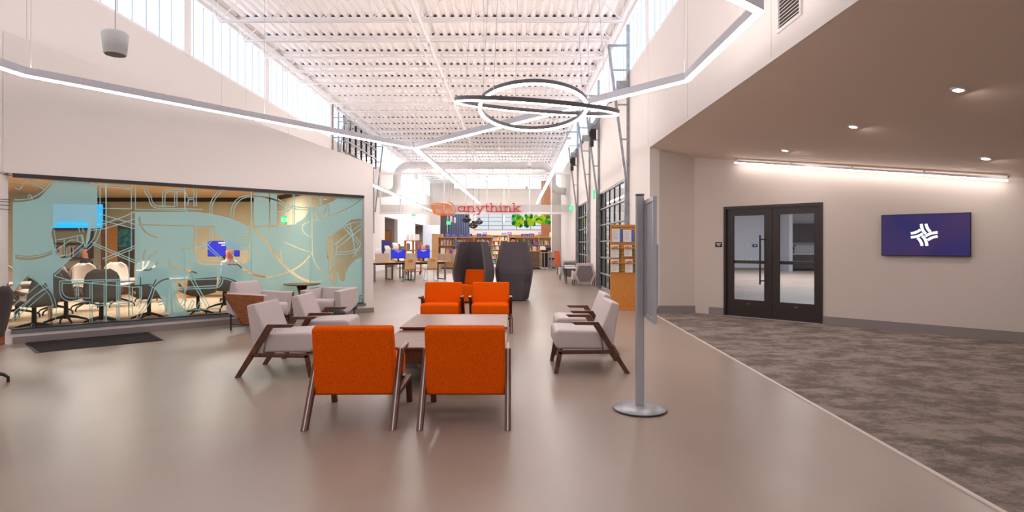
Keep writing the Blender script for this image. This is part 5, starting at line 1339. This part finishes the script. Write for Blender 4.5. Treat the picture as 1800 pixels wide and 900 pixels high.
# event-room kitchen behind the double door
yk2 = 31.45
kx = lambda px, Y=30.8: at(px, 0, Y).x
t = thing('base_cabinet', 'dark base cabinets with white worktop in the far kitchen beyond the door', 'cabinet', (14.9, 30.85, 0))
MB().box(0, 3.2, 0, .6, .1, .88).build('body', mat('dark_cabinet', (74, 70, 76), .5), t); MB().box(-.05, 3.25, -.03, .6, .88, .93).build('worktop', M['plastic_w'], t); MB().box(.02, 3.2, .05, .6, 0, .1).build('plinth', M['black'], t)
for k in range(4): MB().box(.02+k*.8, .78+k*.8, -.02, 0, .12, .86).build('door', M['cab'] if 'cab' in M else mat('cabinet_front', (84, 80, 86), .45), t)
t = thing('wall_cabinet', 'dark wall cabinets above the far kitchen worktop', 'cabinet', (14.9, 31.1, 1.57))
MB().box(0, 3.2, 0, .35, 0, 1.0).build('body', mat('dark_cabinet2', (74, 70, 76), .5), t)
for k in range(4): MB().box(.02+k*.8, .78+k*.8, -.02, 0, .02, .98).build('door', mat('cabinet_front2', (84, 80, 86), .45), t)
t = thing('tap', 'slim black kitchen tap on the far worktop', 'tap', (kx(1402), 31.2, .93)); MB().tube([(0, 0, 0), (0, 0, .42), (0, -.06, .46), (0, -.16, .44), (0, -.18, .38)], .022, 8).build('spout', M['black'], t)
t = thing('soap_dispenser', 'white wall soap dispenser above the far worktop', 'dispenser', (kx(1393.5, 31.4), 31.38, 1.2)); MB().box(-.1, .1, -.08, .1, -.14, .14).build('body', M['plastic_w'], t, bevel=.03); MB().box(-.04, .04, -.09, -.08, -.05, .05).build('window', M['black'], t)
t = thing('wall_panel', 'small dark blue control panel on the far white wall beyond the door', 'control panel', (kx(1328, 31.4), 31.46, 1.37)); MB().box(-.12, .12, -.02, .03, -.07, .07).build('plate', M['black'], t); MB().box(-.06, .06, -.024, -.02, -.03, .03).build('display', emis('panel_blue', (.05, .3, .8), .8), t)
tag(MB().box(-.05, .05, -.015, .02, -.08, .08).build('light_switch', M['plastic_w'], None, loc=(kx(1314, 31.4), 31.47, 1.38)), 'white light switch on the far wall beyond the door', 'switch')
for px, l_ in ((1306, 'leftmost white socket low on the far wall beyond the door'), (1314.5, 'second white socket low on the far wall beyond the door'), (1321, 'third white socket low on the far wall beyond the door'), (1328, 'rightmost white socket low on the far wall beyond the door')):
    tag(MB().box(-.05, .05, -.012, .02, -.07, .07).build('socket', M['plastic_w'], None, loc=(kx(px, 31.4), 31.47, .62)), l_, 'socket', 'wall sockets beyond the door')

# ---- greenery outside the sectional doors
gt = thing('shrub', 'green shrub outside the farther sectional door', 'plant', (4.15, 25.2, -.02))
lf = MB(); rd = random.Random(4)
for k in range(420):
    a = rd.uniform(0, 2*PI); r_ = rd.uniform(0, .65)*rd.random()**.3; z = rd.uniform(.9, 2.6); p = Vector((r_*math.cos(a), r_*math.sin(a), z)); d = Vector((rd.uniform(-1, 1), rd.uniform(-1, 1), rd.uniform(-.4, .6))).normalized()*.10; s_ = d.cross(Vector((0, 0, 1))).normalized()*.045
    lf.add([p, p+d*.5+s_, p+d, p+d*.5-s_], [(0, 1, 2, 3)])
lf.build('foliage', mat('leaf_green', (96, 170, 60), .6), gt); MB().tube([(0, 0, 0), (.03, .02, .8), (-.02, .05, 1.8)], [.04, .03, .015], 8).build('trunk', M['walnut'], gt)

# ---- people (small, behind glass and in the library)
def person(label, loc, rz, shirt, hair, skin=(222, 158, 130), scale=1.0, legs=(60, 60, 70)):
    """seated figure facing local -Y, hips at seat height .46"""
    t = thing('person', label, 'person', loc, rz); t.scale = (scale,)*3
    V = [(0, .0, .50), (0, .01, .66), (0, .0, .84), (0, -.01, .98), (0, -.02, 1.06), (0, -.045, 1.14), (0, -.05, 1.24),
         (-.15, .0, .97), (-.21, -.05, .76), (-.14, -.28, .76), (-.12, -.35, .76), (.15, .0, .97), (.21, -.05, .76), (.14, -.28, .76), (.12, -.35, .76),
         (-.10, -.04, .49), (-.12, -.44, .50), (-.12, -.42, .10), (-.12, -.54, .05), (.10, -.04, .49), (.12, -.44, .50), (.12, -.42, .10), (.12, -.54, .05), (0, -.045, 1.31)]
    E = [(0, 1), (1, 2), (2, 3), (3, 4), (4, 5), (5, 6), (3, 7), (7, 8), (8, 9), (9, 10), (3, 11), (11, 12), (12, 13), (13, 14), (0, 15), (15, 16), (16, 17), (17, 18), (0, 19), (19, 20), (20, 21), (21, 22), (6, 23)]
    Rd = [.16, .15, .16, .14, .065, .095, .115, .065, .05, .035, .025, .065, .05, .035, .025, .10, .075, .045, .035, .10, .075, .045, .035, .075]
    me = bpy.data.meshes.new('body'); me.from_pydata(V, E, []); o = bpy.data.objects.new('body', me); COL.objects.link(o); o.parent = t
    sk_ = o.modifiers.new('skin', 'SKIN'); o.modifiers.new('sub', 'SUBSURF').levels = 2; o.modifiers['sub'].render_levels = 2
    for i, r_ in enumerate(Rd): me.skin_vertices[0].data[i].radius = (r_, r_*.8)
    me.skin_vertices[0].data[0].use_root = True; sk_.use_smooth_shade = True
    m = bpy.data.materials.new('figure'); m.use_nodes = True; nt = m.node_tree; b = nt.nodes['Principled BSDF']
    tc = nt.nodes.new('ShaderNodeTexCoord'); sp = nt.nodes.new('ShaderNodeSeparateXYZ'); nt.links.new(tc.outputs['Object'], sp.inputs[0])
    def cmp(sock, v, op): n_ = nt.nodes.new('ShaderNodeMath'); n_.operation = op; nt.links.new(sock, n_.inputs[0]); n_.inputs[1].default_value = v; return n_.outputs[0]
    m1 = nt.nodes.new('ShaderNodeMix'); m1.data_type = 'RGBA'; m1.inputs[6].default_value = lin(legs); m1.inputs[7].default_value = lin(shirt); nt.links.new(cmp(sp.outputs[2], .56, 'GREATER_THAN'), m1.inputs[0])
    m2 = nt.nodes.new('ShaderNodeMix'); m2.data_type = 'RGBA'; nt.links.new(m1.outputs[2], m2.inputs[6]); m2.inputs[7].default_value = lin(skin); nt.links.new(cmp(sp.outputs[2], 1.055, 'GREATER_THAN'), m2.inputs[0])
    m3 = nt.nodes.new('ShaderNodeMix'); m3.data_type = 'RGBA'; nt.links.new(m2.outputs[2], m3.inputs[6]); m3.inputs[7].default_value = lin(skin)
    g_ = nt.nodes.new('ShaderNodeMath'); g_.operation = 'MULTIPLY'; nt.links.new(cmp(sp.outputs[2], .6, 'GREATER_THAN'), g_.inputs[0]); nt.links.new(cmp(sp.outputs[1], -.27, 'LESS_THAN'), g_.inputs[1]); nt.links.new(g_.outputs[0], m3.inputs[0])
    nt.links.new(m3.outputs[2], b.inputs['Base Color']); b.inputs['Roughness'].default_value = .8; me.materials.append(m)
    # hair cap
    bm = bmesh.new(); bmesh.ops.create_icosphere(bm, subdivisions=3, radius=1)
    for v in list(bm.verts):
        if v.co.y < -.25 and v.co.z < .55 or v.co.z < -.55: bm.verts.remove(v)
    for v in bm.verts: v.co = Vector((v.co.x*.112, v.co.y*.118-.038, v.co.z*.13+1.255))
    mh = bpy.data.meshes.new('hair'); bm.to_mesh(mh); bm.free(); mh.materials.append(mat('hair_%s' % label[-5:], hair, .7))
    for p_ in mh.polygons: p_.use_smooth = True
    h_ = bpy.data.objects.new('hair', mh); COL.objects.link(h_); h_.parent = t; sd_ = h_.modifiers.new('s', 'SOLIDIFY'); sd_.thickness = .012
    fc = MB(); fc.prism([(-.012, -.135, 1.20), (.012, -.135, 1.20), (.007, -.125, 1.235), (-.007, -.125, 1.235)], (0, -.018, 0))
    fc.build('nose', mat('skin_tone', skin, .7), t)
    ey = MB()
    for s in (-1, 1): ey.lathe([(.0, -.008), (.008, 0), (0, .008)], 8, (s*.032, -.132, 1.245))
    ey.build('eyes', M['black'], t)
    MB().box(-.022, .022, -.131, -.122, 1.16, 1.166).build('mouth', mat('lip_tone', (170, 90, 84), .6), t)
    return t
def seat_under(label, loc, rz):
    t = thing('task_chair', label, 'chair', loc, rz)
    MB().box(-.22, .22, -.22, .2, .38, .44).build('seat', M['shell_dark'], t, bevel=.02); MB().box(-.2, .2, .2, .24, .46, .85).build('backrest', M['shell_dark'], t, bevel=.02)
    MB().lathe([(.025, .05), (.025, .38)], 8).build('column', M['black'], t)
    for k in range(5): a_ = 2*PI*k/5; MB().tube([(0, 0, .1), (.26*math.cos(a_), .26*math.sin(a_), .05), (.26*math.cos(a_), .26*math.sin(a_), 0)], .018, 6).build('leg', M['black'], t)
    return t
P1 = at(404, 0, 14.3); person('person in a pale top seated at the blue monitor in the meeting room', (P1.x, 14.3, .006), .5, (196, 190, 196), (120, 70, 60), (226, 140, 120)); seat_under('dark task chair under the person at the blue monitor', (P1.x, 14.3, .006), .5)
P2 = at(152, 0, 15.2); person('person in dark clothes seated left behind the meeting table', (P2.x, 15.2, .006), -.4, (44, 40, 44), (30, 26, 26), (170, 110, 84)); seat_under('dark task chair under the person behind the meeting table', (P2.x, 15.2, .006), -.4)
P3 = at(902, 0, 31.2); person('dark-haired person seated behind the right reading pod, only hair showing', (P3.x, 31.2, .0), .0, (230, 226, 224), (24, 20, 22), scale=1.32)
seat_under('high dark task chair under the dark-haired person behind the right pod', (P3.x, 31.2, 0), 0).scale = (1.3, 1.3, 1.3)

# ---- frosted film on the glass wall: aqua film with clear shapes and outline drawing
def build_film():
    nx_, nz_ = 700, 300
    s = np.linspace(.004, GL-.022, nx_); z = np.linspace(GB+.018, GT-.056, nz_)
    Sg, Zg = np.meshgrid(s, z)
    off = -.028
    X = GA.x+GD.x*Sg+GN.x*off; Y = GA.y+GD.y*Sg+GN.y*off
    PX = CX+F*X/Y; PY = CY-F*(Zg-H)/Y
    def seg(px, py, a, b):
        ax, ay = a; bx, by = b; dx, dy = bx-ax, by-ay; L = dx*dx+dy*dy+1e-9
        t = np.clip(((px-ax)*dx+(py-ay)*dy)/L, 0, 1); return np.hypot(px-ax-t*dx, py-ay-t*dy)
    def poly_sdf(pts):
        d = np.full(PX.shape, 1e9); ins = np.zeros(PX.shape, bool); n_ = len(pts)
        for i in range(n_):
            a, b = pts[i], pts[(i+1) % n_]; d = np.minimum(d, seg(PX, PY, a, b))
            c = (a[1] > PY) != (b[1] > PY)
            with np.errstate(divide='ignore', invalid='ignore'):
                xi = (b[0]-a[0])*(PY-a[1])/((b[1]-a[1]) if b[1] != a[1] else 1e-9)+a[0]
            ins ^= c & (PX < xi)
        return np.where(ins, -d, d)
    def line_d(pts):
        x0_, x1_ = min(p[0] for p in pts)-4, max(p[0] for p in pts)+4; y0_, y1_ = min(p[1] for p in pts)-4, max(p[1] for p in pts)+4
        d = np.full(PX.shape, 1e3); m = (PX > x0_) & (PX < x1_) & (PY > y0_) & (PY < y1_)
        a_, b_ = PX[m], PY[m]; q = np.full(a_.shape, 1e3)
        for i in range(len(pts)-1): q = np.minimum(q, seg(a_, b_, pts[i], pts[i+1]))
        d[m] = q; return d
    def arc(cx, cy, rx, ry, a0, a1, n=20): return [(cx+rx*math.cos(math.radians(a0+(a1-a0)*i/n)), cy+ry*math.sin(math.radians(a0+(a1-a0)*i/n))) for i in range(n+1)]
    def bez(p0_, p1_, p2_, n=14): return arcp(p0_, p1_, p2_, n)
    clear = [
        [(18, 305), (98, 312)]+bez((98, 314), (80, 340), (66, 349))+bez((66, 349), (50, 356), (18, 355)),
        [(172, 317), (446, 330), (446, 400)]+bez((446, 402), (410, 378), (340, 372))+[(237, 372), (237, 501), (264, 499)]+bez((264, 499), (276, 502), (298, 556))+[(10, 600), (10, 528), (47, 486)]+bez((48, 485), (62, 488), (74, 502))+[(80, 497), (94, 520), (93, 482), (112, 467), (122, 457), (152, 432), (158, 420), (160, 402), (171, 402), (171, 372)],
        bez((305, 498), (312, 490), (330, 491))+[(390, 486)]+bez((390, 487), (412, 489), (428, 502))+[(432, 560), (330, 566)]+bez((330, 548), (308, 540), (305, 498)),
        bez((343, 397), (358, 397), (377, 397))+bez((377, 410), (398, 420), (398, 440))+[(436, 440)]+bez((437, 452), (434, 464), (420, 464))+[(358, 465)]+bez((358, 465), (344, 464), (343, 452)),
        [(489, 333), (602, 341)]+bez((602, 341), (588, 358), (545, 366))+bez((542, 366), (540, 388), (514, 393))+[(489, 397)],
        bez((577, 460), (572, 430), (578, 414))+[(600, 400), (618, 386), (636, 384), (636, 452)]+bez((632, 453), (612, 462), (607, 484))+bez((606, 492), (602, 500), (595, 486))+[(592, 474), (591, 500)]+bez((588, 500), (576, 494), (577, 460)),
        [(94, 398), (104, 388), (150, 389), (155, 396), (150, 432), (126, 452), (108, 454), (98, 444), (94, 425), (90, 410)],
        bez((27, 447), (60, 455), (92, 440))+bez((92, 446), (60, 462), (27, 455)),
    ]
    f = np.full(PX.shape, 6.0)
    for c in clear: f = np.minimum(f, poly_sdf(c))
    cl = [   # clear bands cut in the frosted parts: (polyline, half width)
        (bez((245, 382), (247, 412), (276, 417)), 1.5), ([(245, 395), (285, 396), (340, 397)], 1.0),
        ([(233, 475), (262, 475)]+bez((262, 475), (272, 470), (277, 461)), 1.2), ([(251, 474), (252, 450), (255, 440)], 1.2), (bez((252, 473), (264, 462), (262, 452))+[(275, 443)], 1.2),
        ([(298, 456), (298, 471), (320, 471), (345, 480)], 1.3), ([(247, 488), (247, 503)], 1.2), ([(268, 504), (274, 492)], 1.3), (bez((270, 506), (282, 488), (305, 490))+[(330, 489)], 1.3),
        ([(439, 330), (439, 452)]+bez((439, 452), (436, 465), (415, 465))+[(360, 465)], 1.3), ([(425, 432), (439, 432)], 1.0), ([(425, 444), (439, 444)], 1.0), ([(425, 420), (439, 420)], 1.0),
        (bez((405, 448), (430, 486), (470, 487))+bez((470, 487), (525, 482), (549, 443)), 1.7),
        (bez((410, 383), (455, 398), (478, 440))+bez((478, 440), (510, 490), (556, 498)), 3.0),
        ([(474, 336), (474, 400)], 1.3), (bez((409, 365), (412, 345), (440, 344))+bez((440, 344), (478, 345), (500, 360)), 1.4), ([(446, 398), (490, 397), (520, 393)], 1.2), ([(488, 334), (488, 400)], 1.1),
        (bez((305, 470), (330, 470), (335, 480))+[(365, 540)], 1.6), (bez((320, 438), (350, 437), (362, 426)), 1.2), ([(342, 398), (342, 450)], 1.4),
        (bez((18, 442), (22, 470), (18, 480)), .5), ([(548, 344), (549, 450)], 1.0), (bez((548, 344), (556, 372), (558, 388)), 1.1), (bez((558, 388), (575, 372), (577, 350)), 1.1),
        (bez((549, 443), (552, 470), (570, 478)), .9), ([(172, 320), (172, 371)], 1.2), ([(155, 320), (171, 324)], 1.5), ([(493, 440), (496, 463), (515, 482)], 1.6), ([(578, 350), (578, 378)], .8),
    ]
    for p_, w_ in cl: f = np.minimum(f, line_d(p_)-w_*.82)
    ol = [   # frosted outlines over the clear parts
        bez((26, 351), (60, 354), (84, 328))+[(94, 314)], [(50, 313), (85, 330)], [(46, 315), (80, 334)], [(49, 344), (54, 342), (57, 351)], bez((27, 330), (35, 338), (40, 325))+[(47, 314)], [(52, 351), (49, 344)],
        [(155, 320), (160, 324), (218, 326), (218, 332), (231, 334), (231, 367), (176, 366), (176, 328), (217, 330)], [(222, 324), (222, 331), (232, 331), (232, 324)], [(238, 325), (238, 368), (330, 370)],
        bez((253, 325), (252, 338), (262, 347))+bez((262, 347), (262, 362), (276, 366))+[(330, 367), (355, 368)], bez((258, 326), (258, 336), (266, 345))+bez((266, 345), (266, 358), (276, 362))+[(307, 363)],
        [(286, 362), (286, 340)]+bez((286, 340), (287, 334), (296, 334))+[(326, 333)], [(290, 362), (290, 344)]+bez((290, 344), (291, 337), (298, 337))+[(324, 337), (328, 341), (330, 348)], [(307, 338), (307, 362)], [(311, 338), (311, 362)], [(331, 348), (341, 348)], [(331, 351), (341, 351)], [(341, 330), (341, 348)], [(345, 330), (345, 362)], [(341, 351), (341, 363)], [(331, 352), (330, 362)],
        bez((389, 332), (372, 345), (369, 362))+[(369, 396)], bez((395, 332), (376, 348), (373, 362))+[(373, 380)], bez((405, 382), (405, 345), (438, 343)), bez((411, 384), (408, 350), (438, 346)), bez((375, 378), (400, 382), (430, 396)), bez((372, 381), (400, 386), (424, 397)), [(326, 372), (372, 376)],
        [(176, 372), (177, 400)]+bez((177, 400), (175, 425), (152, 440)), bez((170, 402), (168, 420), (150, 436)), [(160, 405), (185, 402), (237, 385)], [(163, 400), (220, 380), (237, 372)], [(170, 385), (237, 402)], [(172, 375), (237, 394)], [(163, 430), (237, 462)], [(160, 425), (237, 458)], [(180, 455), (237, 432)], [(184, 458), (237, 436)], [(231, 372), (231, 440), (227, 440), (227, 556)],
        [(92, 500), (60, 520), (22, 560)], [(76, 508), (20, 552)], [(90, 482), (20, 540)], [(80, 514), (20, 566)], [(112, 470), (95, 485), (130, 495), (237, 505)], bez((48, 487), (64, 490), (78, 508))+bez((78, 508), (92, 520), (94, 545)), bez((53, 486), (70, 492), (84, 507))+bez((84, 507), (99, 520), (99, 548))+[(97, 568)], 
        [(105, 495), (105, 510)]+bez((105, 510), (106, 529), (126, 530))+[(158, 530)], [(109, 497), (109, 508)]+bez((109, 508), (110, 523), (126, 524))+[(134, 524), (134, 498)], [(105, 494), (211, 491), (211, 530), (228, 530)], [(138, 499), (138, 524), (158, 524), (158, 497), (109, 498)], [(163, 496), (183, 495), (183, 533), (162, 535), (162, 496)], [(187, 494), (205, 494), (205, 531), (187, 532), (187, 494)], [(208, 494), (208, 560)], [(158, 530), (158, 567)], [(162, 568), (162, 538), (182, 537)], [(183, 533), (183, 566)], [(187, 566), (187, 536), (205, 536), (205, 562)], [(210, 562), (210, 534), (226, 533), (226, 558)],
        [(233, 556), (233, 505), (246, 504), (246, 520)]+bez((246, 520), (246, 530), (240, 538)), [(249, 504), (249, 520)]+bez((249, 520), (248, 530), (245, 542)), bez((268, 504), (262, 530), (245, 550))+[(240, 558)], bez((272, 506), (268, 530), (252, 548))+[(246, 557)], bez((262, 501), (280, 506), (294, 550)), [(278, 532), (286, 530), (288, 534), (279, 536)], bez((283, 553), (288, 546), (294, 550)),
        [(306, 506), (380, 502)]+bez((380, 502), (388, 500), (388, 488)), [(306, 509), (382, 506)]+bez((382, 506), (392, 502), (392, 488)), [(308, 493), (386, 490)], bez((394, 490), (412, 493), (426, 506)), bez((335, 480), (345, 500), (368, 538)), bez((330, 482), (342, 504), (364, 540)), bez((308, 496), (306, 530), (325, 545))+[(366, 544), (400, 540), (418, 541)], [(314, 540), (324, 524), (328, 528), (318, 543)], [(330, 543), (338, 528), (342, 531), (334, 545)], [(344, 545), (350, 531), (354, 533), (349, 546)],
        [(345, 400), (345, 452)]+bez((345, 452), (348, 462), (360, 462))+[(398, 462)], [(345, 400), (370, 400), (370, 415)]+bez((370, 415), (368, 430), (350, 434))+[(343, 436)], [(374, 400), (374, 414)]+bez((374, 414), (372, 432), (352, 437)), [(358, 424), (395, 458)], [(356, 428), (388, 456)], bez((397, 430), (410, 452), (425, 464)), 
        bez((489, 350), (510, 366), (545, 365))+bez((545, 365), (580, 364), (600, 343)), bez((489, 356), (512, 370), (545, 369))+bez((545, 369), (584, 368), (604, 345)), [(515, 340), (515, 396)], [(518, 340), (518, 393)], bez((489, 372), (503, 372), (511, 360)), bez((489, 376), (505, 376), (514, 362)), [(561, 343), (566, 375)], [(564, 343), (568, 378)],
        [(600, 384), (634, 428)], [(596, 388), (630, 430)], [(586, 432), (634, 394)], [(590, 438), (634, 402)], bez((588, 442), (615, 446), (634, 434)), bez((588, 446), (615, 450), (634, 438)), [(616, 395), (626, 450)], bez((580, 416), (612, 388), (634, 390)), [(620, 452), (634, 430)], bez((577, 462), (588, 470), (600, 452)), [(584, 420), (584, 495)], bez((580, 480), (590, 460), (592, 430)),
        [(97, 398), (106, 391), (136, 391), (140, 408)], [(98, 422), (112, 420), (134, 415), (145, 413), (149, 432)], [(98, 424), (98, 440), (106, 450), (124, 447), (146, 428)], [(98, 424), (95, 404)], [(113, 422), (113, 447)], [(98, 440), (124, 422), (134, 422)], [(142, 391), (147, 408)], bez((30, 450), (60, 456), (92, 443)), [(136, 416), (136, 424), (146, 428), (143, 415)],
    ]
    wl_ = .85
    for p_ in ol: f = np.maximum(f, wl_-line_d(p_))
    # spiral loops over the right clear shape and large loop
    for p_ in (bez((500, 425), (540, 445), (549, 442)), bez((532, 396), (528, 410), (548, 418)), bez((532, 396), (536, 392), (560, 385))+bez((560, 385), (610, 372), (636, 350)), bez((545, 500), (600, 480), (575, 478))):
        f = np.maximum(f, .0+0*f) if False else np.minimum(f, line_d(p_)-.6)
    v = np.stack([X, Y, Zg], -1).reshape(-1, 3)
    idx = np.arange(nx_*nz_).reshape(nz_, nx_)
    q = np.stack([idx[:-1, :-1], idx[:-1, 1:], idx[1:, 1:], idx[1:, :-1]], -1).reshape(-1, 4)
    fv = f.reshape(-1); keep = (fv[q].max(1) > -.6); q = q[keep]
    used, inv = np.unique(q, return_inverse=True); q = inv.reshape(-1, 4); v = v[used]; fv = fv[used]
    me = bpy.data.meshes.new('frosted_film'); me.vertices.add(len(v)); me.vertices.foreach_set('co', v.reshape(-1).astype('f'))
    me.loops.add(len(q)*4); me.loops.foreach_set('vertex_index', q.reshape(-1).astype('i')); me.polygons.add(len(q)); me.polygons.foreach_set('loop_start', np.arange(0, len(q)*4, 4).astype('i'))
    me.update(); me.validate()
    a = me.attributes.new('film', 'FLOAT', 'POINT'); a.data.foreach_set('value', np.clip(fv, -1, 1).astype('f'))
    me.materials.append(M['film']); o = bpy.data.objects.new('frosted_film', me); COL.objects.link(o); o.parent = win; struct(o)
build_film()
